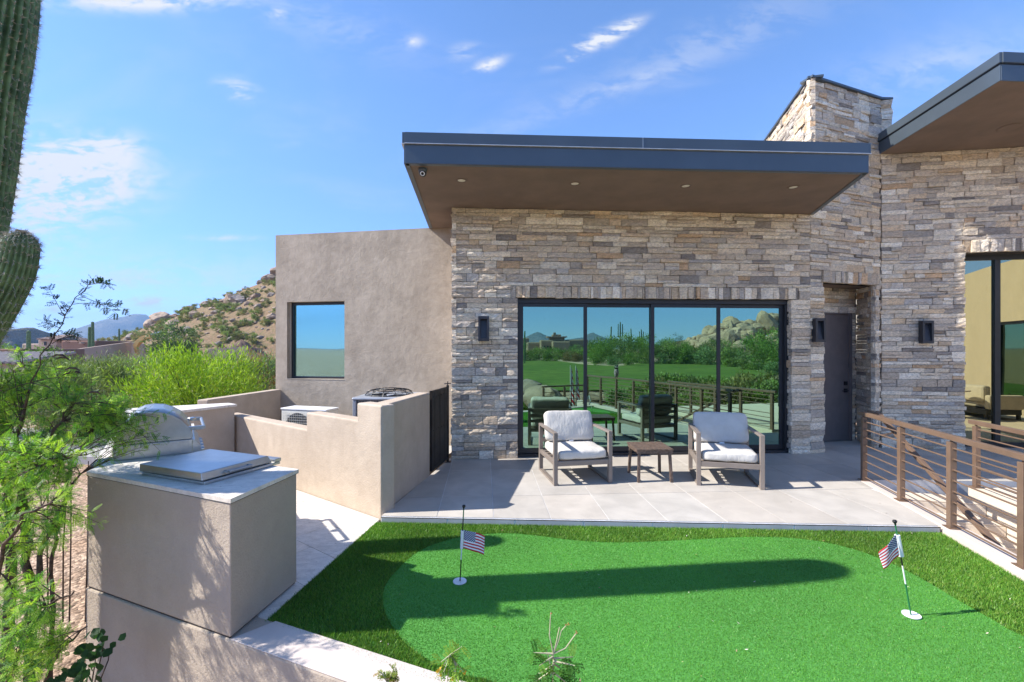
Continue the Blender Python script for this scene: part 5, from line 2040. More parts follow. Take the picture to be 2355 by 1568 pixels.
# the sprig standing up against the sky
tip = dense[10]
leafy_twig(vs, fs_, cs, tw, tip[2:], g, 18, .055, 7, [(.012, .03, .014), (.02, .042, .02)], .003, .018, .008, start=.15)  # near-black leaf colours paint in the backlit darkness
for (a, b, c) in (((150, 730), (120, 680), (110, 655)), ((165, 700), (215, 690), (300, 712)), ((185, 680), (240, 700), (270, 722)), ((205, 655), (240, 648), (250, 655)), ((140, 755), (110, 742), (105, 738)),
                  ((120, 790), (150, 770), (180, 765))):
    leafy_twig(vs, fs_, cs, tw, bez(P(*a, 2.95), P(*b, 2.93), P(*c, 2.9)), g, 9, .05, 6, [(.012, .03, .014), (.02, .042, .02)], .0022, .017, .0075)
tw.build('twigs', M['twig'], mq)
mesh_np('crown', [tuple(p) for p in vs], fs_, M['leaf'], mq, cs)
pods = MB()
for (x, y) in ((150, 850), (155, 858), (120, 820), (128, 826), (200, 905), (145, 862)):
    a = P(x, y, 3.0)
    pods.tube([a, a + Vector((.03, 0, .012)), a + Vector((.06, .01, .01)), a + Vector((.085, .01, -.005))], [.003, .006, .007, .002], 6)
pods.build('seed_pods', M['twig'], mq)['kind'] = 'stuff'

# broad-leaved creeper at the foot of the wall
cr = thing('creeper', 'dark broad-leaved creeper climbing the foot of the retaining wall', 'vine', tuple(P(215, 1560, 2.75)))
mbv, mbf, mbc = [], [], []
stem = MB()
for (x, y, Y, k) in ((240, 1465, 3.02, 9), (222, 1500, 2.98, 9), (205, 1530, 2.9, 14), (180, 1555, 2.8, 16), (255, 1478, 3.02, 5), (150, 1565, 2.7, 12)):
    c = P(x, y, Y)
    stem.tube([P(200, 1640, 2.85), P(x - 6, y + 40, Y), c], [.005, .004, .002], 5)
    for _ in range(k):
        p = c + Vector((g.uniform(-.07, .07), g.uniform(-.06, .03), g.uniform(-.08, .07)))
        d = Vector((g.uniform(-1, 1), g.uniform(-1, .2), g.uniform(-.6, .8))).normalized()
        s = d.cross(Vector((g.uniform(-.5, .5), -1, g.uniform(-.2, .8)))).normalized()
        L_, w = g.uniform(.04, .065), g.uniform(.022, .032)
        i = len(mbv)
        mbv += [p, p + d * L_ * .35 + s * w, p + d * L_ * .75 + s * w * .7, p + d * L_, p + d * L_ * .75 - s * w * .7, p + d * L_ * .35 - s * w]
        mbf += [(i, i + 1, i + 2, i + 3), (i, i + 3, i + 4, i + 5)]
        k2 = g.uniform(.7, 1.3)
        mbc += [(.03 * k2, .085 * k2, .03 * k2)] * 6
stem.build('stem', M['twig'], cr)
mesh_np('foliage', [tuple(p) for p in mbv], mbf, M['leaf'], cr, mbc)

# ---- sprigs pushing up in front of the lawn kerb
def sprig(label, base, stems, flowers, seed, leaf=(.06, 6, .017, .0085), cols=((.07, .20, .03), (.05, .15, .025), (.12, .26, .04))):
    g = random.Random(seed)
    t = thing('bird_of_paradise_shrub', label, 'plant', tuple(base), 0)
    vs, fs_, cs, tw = [], [], [], MB()
    for (pts, n) in stems:
        pts = [Vector(p) for p in pts]
        if n:
            leafy_twig(vs, fs_, cs, tw, pts, g, n, leaf[0], leaf[1], cols, .005, leaf[2], leaf[3], .35)
        else:
            tw.tube(pts, [.0032, .0026, .002, .0014][:len(pts)] if len(pts) <= 4 else .0025, 6)
    tw.build('stems', mat_stem, t)
    if vs:
        mesh_np('leaves', [tuple(p) for p in vs], fs_, M['leaf'], t, cs)
    fm = MB()
    for p, r in flowers:
        for _ in range(7):
            q = Vector(p) + Vector((g.uniform(-1, 1), g.uniform(-1, 1), g.uniform(-1, 1))) * r
            d = Vector((g.uniform(-1, 1), g.uniform(-1, 1), g.uniform(-.3, 1))).normalized() * r * 1.3
            s = d.cross(Vector((.3, .5, 1))).normalized() * r * .7
            fm.add([q, q + d * .6 + s, q + d * 1.2, q + d * .6 - s], [(0, 1, 2, 3)])
    if flowers:
        fm.build('flowers', mat_flower if seed != 3 else mat_dryflower, t)['kind'] = 'stuff'
    return t


mat_stem = mat_plain('pale_stem', (.42, .40, .25), .7)
mat_flower = mat_plain('yellow_flower', (.72, .42, .02), .6)
mat_dryflower = mat_plain('dry_flower', (.36, .15, .05), .8)
Y = 1.95
root = Vector((.12, 1.7, GROUND))
hub = P(1272, 1503, Y)
sprig('leggy shrub with tall bare seed stalks rising over the lawn edge', root,
      [([root, P(1270, 1620, Y), hub], 0)]
      + [([hub, P(1263, 1460, Y), P(1266, 1407, Y)], 0), ([hub, P(1285, 1470, Y), P(1290, 1450, Y), P(1302, 1437, Y)], 0), ([hub, P(1278, 1480, Y), P(1286, 1442, Y)], 0), ([hub, P(1300, 1490, Y), P(1325, 1455, Y)], 0)]
      + [([hub + Vector((0, 0, -.01 * k)), P(x, y, Y + dy)], 4) for k, (x, y, dy) in enumerate([(1225, 1500, 0), (1240, 1530, -.05), (1318, 1510, .03), (1322, 1530, -.04), (1300, 1545, .05), (1235, 1550, .04), (1265, 1555, -.06), (1225, 1570, 0), (1310, 1575, 0), (1255, 1490, .05)])],
      [(P(1302, 1437, Y), .006), (P(1325, 1455, Y), .006), (P(1266, 1409, Y), .005)], 3)
root = Vector((-.34, 1.75, GROUND))
hub = P(1048, 1530, Y)
sprig('yellow-flowered shrub leaning over the lawn kerb', root,
      [([root, P(1040, 1640, Y), P(1045, 1570, Y), hub], 0)]
      + [([hub, P(1035, 1505, Y), P(x, y, Y + dy)], 4) for (x, y, dy) in [(1062, 1486, 0), (1055, 1497, .03), (1010, 1525, 0), (1020, 1545, -.04), (1065, 1545, .03), (1000, 1560, .0), (1050, 1562, -.03), (1028, 1570, .04)]],
      [(P(1012, 1548, Y), .012), (P(1066, 1543, Y), .009), (P(1020, 1535, Y), .009), (P(1036, 1568, Y), .010)], 4, (.055, 6, .014, .0075), ((.16, .30, .04), (.22, .36, .05), (.09, .22, .03)))
root = Vector((-.58, 1.8, GROUND))
hub = P(893, 1572, Y)
sprig('tiny rosy-tipped sprig in front of the kerb', root,
      [([root, P(893, 1640, Y), hub], 0)] + [([hub, P((893 + x) / 2, (1572 + y) / 2 - 4, Y), P(x, y, Y)], 4) for (x, y) in [(872, 1542), (882, 1552), (905, 1537), (912, 1552), (898, 1555)]],
      [], 5, (.028, 4, .012, .008), ((.24, .30, .06), (.34, .26, .08), (.18, .28, .05)))

# ================================================================== DESERT beyond the terrace
def gz(px, py, Y, z=GROUND):
    p = P(px, py, Y)
    return (p.x, p.y, z)


def bush_at(name, label, x0, x1, ytop, Y, n, ln, wd, cols, seed, up=.35, cat='shrub', group=None, zb=GROUND, dep=None, hollow=.35):
    c = P((x0 + x1) / 2, ytop, Y)
    w = (x1 - x0) / 1046 * Y
    return shrub(name, label, (c.x, c.y, zb), w, c.z - zb, n, ln, wd, cols, seed, group, up, dep, cat, hollow=hollow)


bush_at('broom_bush', 'bright yellow-green broom bush beyond the barbecue bar', 312, 585, 792, 15.5, 18000, .18, .032, BRIGHT, 201, .7, dep=3.4)
bush_at('creosote_bush', 'grey-green bush with rusty twigs against the stucco corner', 520, 668, 776, 19, 9500, .2, .036, GREYG + [(.40, .22, .08)], 202, .6, dep=3.2)
bush_at('palo_verde_bush', 'broad olive bush in the middle of the thicket', 165, 330, 800, 20, 11000, .2, .036, OLIVE, 203, .7, dep=4)
bush_at('palo_verde_bush', 'pale feathery bush next to the dangling mesquite pods', 60, 200, 806, 17, 8000, .19, .034, [(.17, .24, .06), (.21, .29, .08), (.14, .19, .05)], 204, .65, dep=3)
bush_at('palo_verde_bush', 'dusty olive bush behind the bright broom bush', 290, 430, 798, 24, 8000, .16, .024, OLIVE, 205, .6, dep=4)
bush_at('palo_verde_bush', 'low dark bush at the edge of the driveway', 100, 290, 868, 14, 9000, .12, .02, [(.09, .12, .04), (.12, .15, .05), (.16, .16, .07)], 206, .5, dep=2.4)
bush_at('palo_verde_bush', 'leafy bush half hidden behind the saguaro arm', -60, 90, 812, 15, 7000, .13, .02, [(.14, .25, .05), (.18, .30, .06), (.10, .18, .04)], 207, .5, dep=3)
bush_at('desert_tree', 'rounded green tree beside the yellow excavator', 355, 446, 732, 52, 5200, .34, .12, [(.10, .17, .05), (.14, .22, .07), (.08, .13, .04)], 208, .2, 'tree', hollow=.3)
bush_at('desert_tree', 'light green tree above the tiled roof at the picture edge', -40, 62, 774, 40, 3500, .3, .11, [(.13, .24, .05), (.17, .29, .06)], 209, .2, 'tree', hollow=.3)
bush_at('desert_tree', 'low pale green tree in front of the brown pueblo house', 60, 165, 790, 34, 5200, .24, .07, [(.15, .26, .05), (.19, .31, .06), (.12, .20, .04)], 210, .35, 'tree', hollow=.3)
for i, (x0, x1, yt, Y, lab) in enumerate([(200, 300, 806, 36, 'grey-green thicket bush below the site wall'), (420, 520, 800, 30, 'bush rising between the broom bush and the dirt mound'),
                                          (300, 380, 800, 38, 'thicket bush in front of the excavator'), (0, 110, 842, 22, 'thicket bush under the dangling branch'),
                                          (540, 660, 812, 27, 'thicket bush below the tan site wall by the stucco corner')]):
    bush_at('thicket_bush', lab, x0, x1, yt, Y, 4200, .2, .035, OLIVE if i % 2 else GREYG, 220 + i, .5, dep=5)

dv = sheet('driveway', [gz(-80, 1060, 12.6)[:2], gz(300, 1060, 12.2)[:2], gz(300, 1000, 16.2)[:2], gz(-80, 1000, 16.6)[:2]], GROUND + .19, M['driveway'])
dv2 = MB().prism([gz(-80, 1060, 12.5)[:2], gz(300, 1060, 12.1)[:2], gz(300, 1000, 16.3)[:2], gz(-80, 1000, 16.7)[:2]], GROUND - .3, GROUND + .186).build('driveway_bed', M['driveway'])
dv2['kind'] = 'structure'

# ---- rocky hillside
def hill_h(x, y):
    """height of the hill above the plain; its crest climbs to the right behind the house"""
    r = x / max(y, 1)
    px = 1177 + 1046 * r
    tab = [(150, 800), (225, 792), (300, 768), (350, 747), (420, 716), (480, 697), (540, 674), (600, 648), (640, 632), (760, 585), (900, 560), (1100, 600), (1300, 700), (1450, 800)]
    crest = 800
    for (a, b), (c, d) in zip(tab[:-1], tab[1:]):
        if a <= px <= c:
            crest = b + (d - b) * (px - a) / (c - a)
    hz = (800 - crest) / 1046 * 100 + (CAM_H - GROUND if crest < 799 else 0)
    t = (y - 56) / 44
    if t <= 0:
        return 0.0
    k = min(1.0, t) ** .85 if t < 1 else max(0, 1 - ((y - 100) / 80) ** 2)
    h = hz * k
    return h + (.5 * mnoise.fractal(Vector((x * .09, y * .09, 1)), 1, 2, 4) * min(1, h))


nx, ny = 120, 60
vv, ff = [], []
for j in range(ny + 1):
    y = 52 + 110 * (j / ny) ** 1.2
    for i in range(nx + 1):
        r = -1.0 + 1.3 * i / nx
        x = r * y
        vv.append((x, y, GROUND - .25 + hill_h(x, y)))
for j in range(ny):
    for i in range(nx):
        a = j * (nx + 1) + i
        ff.append((a, a + 1, a + nx + 2, a + nx + 1))
hl = MB().add(vv, ff).build('hill', M['hill'], smooth=True)
hl['kind'] = 'structure'


def rock_mesh(seed, flat=.75):
    import bmesh
    bm = bmesh.new()
    bmesh.ops.create_icosphere(bm, subdivisions=3, radius=1.0)
    rnd = random.Random(seed)
    o = Vector((rnd.uniform(0, 99), rnd.uniform(0, 99), rnd.uniform(0, 99)))
    cuts = []
    for _ in range(13):
        d = Vector((rnd.uniform(-1, 1), rnd.uniform(-1, 1), rnd.uniform(-.6, 1))).normalized()
        cuts.append((d, rnd.uniform(.5, .8)))
    for v in bm.verts:
        p = v.co.copy()
        for d, k in cuts:
            s = p.dot(d)
            if s > k:
                p -= d * (s - k) * .85
        p *= 1.2 + .24 * mnoise.fractal(p * 1.7 + o, 1, 2.2, 5)
        v.co = Vector((p.x, p.y * .85, p.z * flat))
    me = bpy.data.meshes.new('boulder')
    bm.to_mesh(me)
    bm.free()
    at = me.attributes.new('tint', 'FLOAT_COLOR', 'POINT')
    c = rnd.choice([(.30, .22, .16), (.34, .26, .195), (.27, .215, .17), (.36, .28, .21), (.30, .25, .21)])
    at.data.foreach_set('color', [*c, 1.0] * len(me.vertices))
    me.materials.append(M['rock'])
    return me


ROCKS = [rock_mesh(300 + i, .62 + .06 * (i % 4)) for i in range(8)]


def boulder(me, loc, size, rz, label, group, name='boulder', tilt=0.0):
    o = bpy.data.objects.new(name, me)
    o.location = loc
    o.scale = size if isinstance(size, tuple) else (size, size, size)
    o.rotation_euler = (tilt, tilt * .5, rz)
    COL.objects.link(o)
    return tag(o, label, 'boulder', group)


def hill_point(px, t):
    """a spot on the hill in direction px at depth fraction t of the slope"""
    y = 56 + 46 * t
    x = (px - 1177) / 1046 * y
    return Vector((x, y, GROUND - .25 + hill_h(x, y)))


rnd = random.Random(5)
special = [(662, .95, 3.2, 'large jutting boulder on the crest beside the stucco corner'), (625, .93, 2.3, 'second large boulder just below the crest by the stucco corner'),
           (375, .97, 2.6, 'great split boulder at the low end of the hill crest'), (352, .96, 1.7, 'smaller boulder leaning on the great split boulder'), (432, .97, 1.7, 'domed boulder on the crest above the tree'),
           (475, .98, 1.5, 'boulder standing on the middle of the crest'), (535, .78, 1.9, 'slab-like boulder stacked in the middle of the slope'), (548, .72, 1.6, 'tilted slab boulder under the stacked one')]
for k, (px, t, s, lab) in enumerate(special):
    p = hill_point(px, t)
    boulder(ROCKS[k % 8], p + Vector((0, 0, s * .2)), (s, s, s * .9), rnd.uniform(0, 6), lab, None)
for k in range(165):
    px = rnd.uniform(235, 690) if k % 3 else rnd.uniform(430, 690)
    t = rnd.uniform(.12, 1.0) ** .8
    if px < 330 and t < .5:
        continue
    p = hill_point(px, t)
    s = rnd.choice([.3, .4, .5, .6, .8, 1.1])
    boulder(ROCKS[rnd.randrange(8)], p + Vector((0, 0, s * .1)), (s, s, s * rnd.uniform(.6, 1)), rnd.uniform(0, 6.28), 'weathered tan boulder lying on the rocky hillside', 'boulders scattered on the hillside', tilt=rnd.uniform(-.3, .3))
# low desert shrubs on the slope
SHR = []
for k in range(6):
    v, f, col = crown_leaves((0, 0, .42), .6, .6, .45, 520, .22, .05, [(.24, .25, .10), (.28, .27, .13), (.18, .20, .08), (.34, .29, .15), (.21, .24, .10)] if k % 2 else [(.19, .25, .08), (.23, .28, .10), (.30, .25, .12)], 400 + k, .5, hollow=.25)
    o = mesh_np('hill_shrub', v, f, M['scrub'], None, col)
    SHR.append(o.data)
    bpy.data.objects.remove(o)
for k in range(300):
    px = rnd.uniform(215, 690)
    t = rnd.uniform(.0, 1.0)
    p = hill_point(px, t)
    s = rnd.choice([.8, .95, 1.15, 1.4, 1.8])
    o = bpy.data.objects.new('hill_shrub', SHR[k % 6])
    o.location = p - Vector((0, 0, .1))
    o.scale = (s, s, s * rnd.uniform(.7, 1.05))
    o.rotation_euler = (0, 0, rnd.uniform(0, 6.28))
    COL.objects.link(o)
    tag(o, 'small dusty green desert shrub on the rocky hillside', 'shrub', 'desert shrubs on the hillside')


# ---- far mountains
def ridge(name, prof, Y, depth, seed, mat, foot=GROUND):
    """a mountain whose skyline passes through prof (image x, y) when seen from the terrace; real relief behind and in front"""
    xs = np.linspace(prof[0][0], prof[-1][0], 90)
    top = np.interp(xs, [p[0] for p in prof], [p[1] for p in prof])
    vv, ff = [], []
    nj = 22
    for j in range(nj + 1):
        t = -1 + 2 * j / nj
        y = Y + depth * t
        for i, x in enumerate(xs):
            X = (x - 1177) / 1046 * Y
            h = max(0, (800 - top[i]) / 1046 * Y + CAM_H - foot)
            nz_ = mnoise.ridged_multi_fractal(Vector((X / depth * 2.6, y / depth * 2.6, seed)), 1, 2.1, 6, 1, 2) - 1.0
            k = max(0, 1 - abs(t) ** 1.25)
            vv.append((X, y, foot - 2 + h * k * (1 + .32 * nz_ * abs(t) ** .5) + .02 * h * nz_))
    n = len(xs)
    for j in range(nj):
        for i in range(n - 1):
            a = j * n + i
            ff.append((a, a + 1, a + n + 1, a + n))
    o = MB().add(vv, ff).build(name, mat, smooth=True)
    o['kind'] = 'structure'
    return o


ridge('mountain', [(-60, 800), (60, 797), (130, 794), (165, 790), (190, 776), (215, 768), (235, 748), (258, 734), (275, 729), (292, 727), (306, 722), (326, 723), (340, 734), (360, 746), (420, 770), (520, 796), (560, 800)], 2600, 420, 7, M['mountain'])
ridge('mountain_spur', [(-120, 802), (20, 792), (70, 789), (105, 783), (130, 787), (160, 790), (200, 790), (300, 796), (380, 800)], 1500, 200, 9, M['mountain'])
ridge('butte', [(-120, 800), (-20, 782), (20, 772), (40, 766), (50, 752), (60, 748), (70, 752), (78, 764), (92, 776), (105, 790), (118, 800)], 420, 70, 12, M['mountain'])

# ---- far houses, walls and cacti
M['pueblo'] = mat_stucco('pueblo_stucco', (0.20, 0.115, 0.085), (0.27, 0.165, 0.125), .6, .01)
M['pueblo_tan'] = mat_stucco('pueblo_tan', (0.42, 0.32, 0.25), (0.50, 0.39, 0.31), .6, .01)
M['rooftile'] = mat_plain('clay_tile', (0.32, 0.225, 0.175), .8, 0, .2, 3)


def far_box(px0, px1, py0, py1, Y, dep):
    a, b = P(px0, py1, Y), P(px1, py0, Y)
    return (a.x, Y, min(a.z, GROUND), b.x, Y + dep, b.z)


ph = thing('pueblo_house', 'low brown pueblo-style house with parapets beyond the thicket', 'house', gz(150, 800, 75))
MB().box(*far_box(140, 222, 783, 803, 74, 12)).build('wall', M['pueblo'], ph, bevel=.25, seg=3)
MB().box(*far_box(118, 160, 786, 800, 78, 9)).build('wall', M['pueblo'], ph, bevel=.25, seg=3)
MB().box(*far_box(50, 92, 790, 800, 80, 9)).build('wall', M['pueblo_tan'], ph, bevel=.2, seg=3)
MB().box(*far_box(88, 130, 781, 798, 76, 6)).build('wall', M['pueblo_tan'], ph, bevel=.1)
q = far_box(84, 134, 780.5, 781, 75.5, 7)
mb = MB()
zc = q[5] + .75
mb.add([(q[0], q[1], q[5]), (q[3], q[1], q[5]), (q[3], q[4], q[5]), (q[0], q[4], q[5]), ((q[0] + q[3]) / 2 - .6, (q[1] + q[4]) / 2, zc), ((q[0] + q[3]) / 2 + .6, (q[1] + q[4]) / 2, zc)],
       [(0, 1, 5, 4), (1, 2, 5), (2, 3, 4, 5), (3, 0, 4), (3, 2, 1, 0)])
rfo = mb.build('roof', M['rooftile'], ph)
for k in range(14):
    t = (k + .5) / 14
    a = Vector((q[0] + (q[3] - q[0]) * t, q[1] - .02, q[5] + .05))
    b = Vector((q[0] + (q[3] - q[0]) * (.2 + .6 * t), (q[1] + q[4]) / 2, zc + .05))
    MB().tube([a, b], .11, 6).build('roof_tile', M['rooftile'], rfo)
w_ = far_box(101, 106, 786, 793, 75.9, .1)
MB().box(*w_[:2], w_[5] - .6, w_[3], w_[4] + .02, w_[5]).build('window', M['frame'], ph)
for x in (188, 213):
    p = P(x, 788, 73.7)
    MB().box(p.x - .2, p.y - .3, p.z - .15, p.x + .2, p.y + .4, p.z + .15).build('rain_spout', M['pueblo_tan'], ph)

nh = thing('neighbour_house', 'brown parapet and clay-tiled roof cut off by the picture edge', 'house', gz(0, 830, 30))
MB().box(*far_box(-60, 52, 802, 812, 34, 5)).build('parapet', M['pueblo'], nh, bevel=.1)
a, b = P(-60, 816, 31), P(38, 836, 28)
mb = MB()
mb.add([(a.x, 28, b.z), (b.x, 28, b.z), (b.x - 1.2, 32.5, a.z + .1), (a.x, 32.5, a.z + .1)], [(0, 1, 2, 3)])
rfn = mb.build('roof', M['rooftile'], nh)
for k in range(16):
    x = a.x + (b.x - .15 - a.x) * k / 15
    MB().tube([(x, 27.95, b.z + .04), (x - .5, 32.4, a.z + .14)], .11, 6).build('roof_tile', mat_plain('pale_tile', (.33, .28, .25), .8) if k == 0 else bpy.data.materials['pale_tile'], rfn)
MB().box(a.x, 28.25, GROUND, b.x - .2, 32.4, b.z - .03).build('wall', M['pueblo_tan'], nh)

for k, (p0, p1, lab) in enumerate([(((168, 803), 40), ((298, 786), 54), 'long tan site wall climbing in front of the excavator'), (((478, 802), 46), ((566, 797), 50), 'tan site wall below the dirt mound'),
                                   (((300, 787), 56), ((330, 790), 57), 'short end of the tan site wall beside the excavator')]):
    (a, Ya), (b, Yb) = p0, p1
    A, B = P(*a, Ya), P(*b, Yb)
    mb = MB()
    hgt = .62 if k != 2 else .5
    d = Vector((.0, .3, 0))
    mb.add([A - Vector((0, 0, 2.0)), B - Vector((0, 0, 2.0)), B, A, A - Vector((0, 0, 2.0)) + d, B - Vector((0, 0, 2.0)) + d, B + d, A + d],
           [(0, 1, 2, 3), (5, 4, 7, 6), (3, 2, 6, 7), (0, 3, 7, 4), (1, 5, 6, 2)])
    tag(mb.build('site_wall', M['pueblo_tan']), lab, 'wall', 'site walls on the hill foot')

for (px, ytop, Y, w, lab) in [(120, 763, 60, .45, 'thick saguaro standing by the pueblo house'), (330, 754, 70, .42, 'saguaro on the hill foot, shorter of the pair'), (362, 742, 70, .42, 'tallest saguaro on the hill foot'),
                              (281, 770, 90, .35, 'small far saguaro between the pueblo house and the mountain'), (474, 757, 85, .3, 'tiny saguaro on the skyline of the hill foot')]:
    px = {330: 206, 362: 213}.get(px, px)
    if px == 120:
        px = 66
    elif px == 281:
        px = 163
    elif px == 474:
        px = 274
    p = P(px, ytop, Y)
    t = thing('far_saguaro', lab, 'cactus', (p.x, p.y, GROUND), 0, 'saguaros on the plain')
    saguaro_limb('trunk', [(p.x, p.y, GROUND), (p.x, p.y, (GROUND + p.z) / 2), (p.x, p.y, p.z)], [w * .5, w * .55, w * .45], 9, t, False, 5, step=.6)

dm = thing('dirt_mound', 'dark heap of excavated earth at the foot of the hill', 'mound', gz(555, 800, 54))
cx = P(556, 800, 54)
vv, ff = [(cx.x, cx.y, CAM_H + 1.05)], []
for i in range(1, 9):
    for k in range(36):
        a = 2 * math.pi * k / 36
        r = i / 8
        nz_ = mnoise.fractal(Vector((math.cos(a) * r * 2, math.sin(a) * r * 2, 4)), 1, 2, 4)
        vv.append((cx.x + 5.4 * r * math.cos(a) * (1 + .15 * nz_), cx.y + 4 * r * math.sin(a), GROUND - .2 + (CAM_H + 1.25 - GROUND) * (1 - r) ** .85 * (1 + .3 * nz_)))
ff = [(0, 1 + k, 1 + (k + 1) % 36) for k in range(36)]
for i in range(7):
    for k in range(36):
        a, b = 1 + i * 36 + k, 1 + i * 36 + (k + 1) % 36
        ff.append((a, a + 36, b + 36, b))
MB().add(vv, ff).build('heap', mat_ground('dug_earth', ((.17, .115, .085), (.22, .15, .11), (.13, .09, .07)), .8, .1, 3), dm, smooth=True)

# ---- excavator
M['yellow'] = mat_plain('excavator_yellow', (.62, .38, .12), .5, 0, .1, 2)
ex = thing('excavator', 'yellow excavator with bent boom behind the green tree', 'excavator', gz(352, 800, 53))
e = [P(x, y, 53) for x, y in ((312, 797), (318, 787), (331, 777), (350, 772), (368, 767))]
mb = MB()
for i, (a, b) in enumerate(zip(e[:-1], e[1:])):
    mb.bar(a, b, .45, (.42, .55, .6, .45)[i], (0, 1, 0))
mb.build('boom', M['yellow'], ex)
mb = MB()
mb.bar(P(326, 776, 52.8), P(371, 762, 52.8), .12, .14)
mb.build('ram', M['steel_dull'], ex)
mb = MB()
c = P(395, 790, 54)
mb.box(c.x - 1.6, 53, GROUND + 1.1, c.x + 1.9, 55.4, GROUND + 2.2)
mb.build('body', M['yellow'], ex, bevel=.1)
MB().box(c.x - 1.6, 52.9, GROUND + 1.3, c.x - .2, 54, GROUND + 3.0).build('cab', M['frame'], ex, bevel=.1)
for yy in (52.6, 55.2):
    MB().box(c.x - 2.2, yy, GROUND - .05, c.x + 2.2, yy + .6, GROUND + .95).build('track', M['black'], ex, bevel=.35)
MB().bar(e[0], e[0] + Vector((.3, 0, -1.0)), .3, .3).build('stick', M['yellow'], ex)
try:
    cu = bpy.data.curves.new('lettering', 'FONT')
    cu.body = 'KOMATSU'
    cu.size = .42
    cu.extrude = .004
    ob = bpy.data.objects.new('tmp_text', cu)
    COL.objects.link(ob)
    bpy.context.view_layer.update()
    me = bpy.data.meshes.new_from_object(ob.evaluated_get(bpy.context.evaluated_depsgraph_get()))
    bpy.data.objects.remove(ob)
    d = (e[3] - e[2])
    ang = math.atan2(d.z, d.x)
    mtx = Matrix.Translation(e[2] + Vector((-.15, -.245, -.22))) @ Matrix.Rotation(-ang, 4, 'Y') @ Matrix.Rotation(R(90), 4, 'X')
    me.transform(Matrix.Translation(-shift(ex)) @ mtx)
    me.materials.append(mat_plain('blue_lettering', (.02, .03, .12), .5))
    link('lettering', me, ex)
except Exception as err:
    print('lettering skipped', err)
# ================================================================== WHAT THE GLASS DOOR MIRRORS: the golf course on the other side of the terrace
def mp(px, py, Y, z=None):
    q = mirrored(px, py, Y)
    if z is not None:
        q.z = z
    return q


def mground(px, py, z=GROUND):
    return mirrored(px, py, 1046 * (CAM_H - z) / (py - 800.0))


def mpoly(pts, z):
    return [tuple(mground(x, y, z)[:2]) for x, y in pts]


fw_ = sheet('fairway', mpoly([(1150, 828), (1240, 829), (1330, 838), (1420, 846), (1490, 835), (1560, 832), (1680, 836), (1760, 842), (1780, 866), (1600, 900), (1400, 905), (1150, 905)], GROUND), GROUND + .22, M['fairway'])
sd_ = sheet('sand_path', mpoly([(1150, 825), (1240, 826), (1330, 832), (1420, 840), (1500, 829), (1500, 834), (1420, 848), (1330, 841), (1240, 832), (1150, 830)], GROUND), GROUND + .214, M['sand'])
fw2 = sheet('far_fairway', mpoly([(1580, 806.5), (1700, 806), (1780, 806.5), (1780, 810), (1700, 810.5), (1580, 809.5)], GROUND), GROUND + .225, M['fairway'])
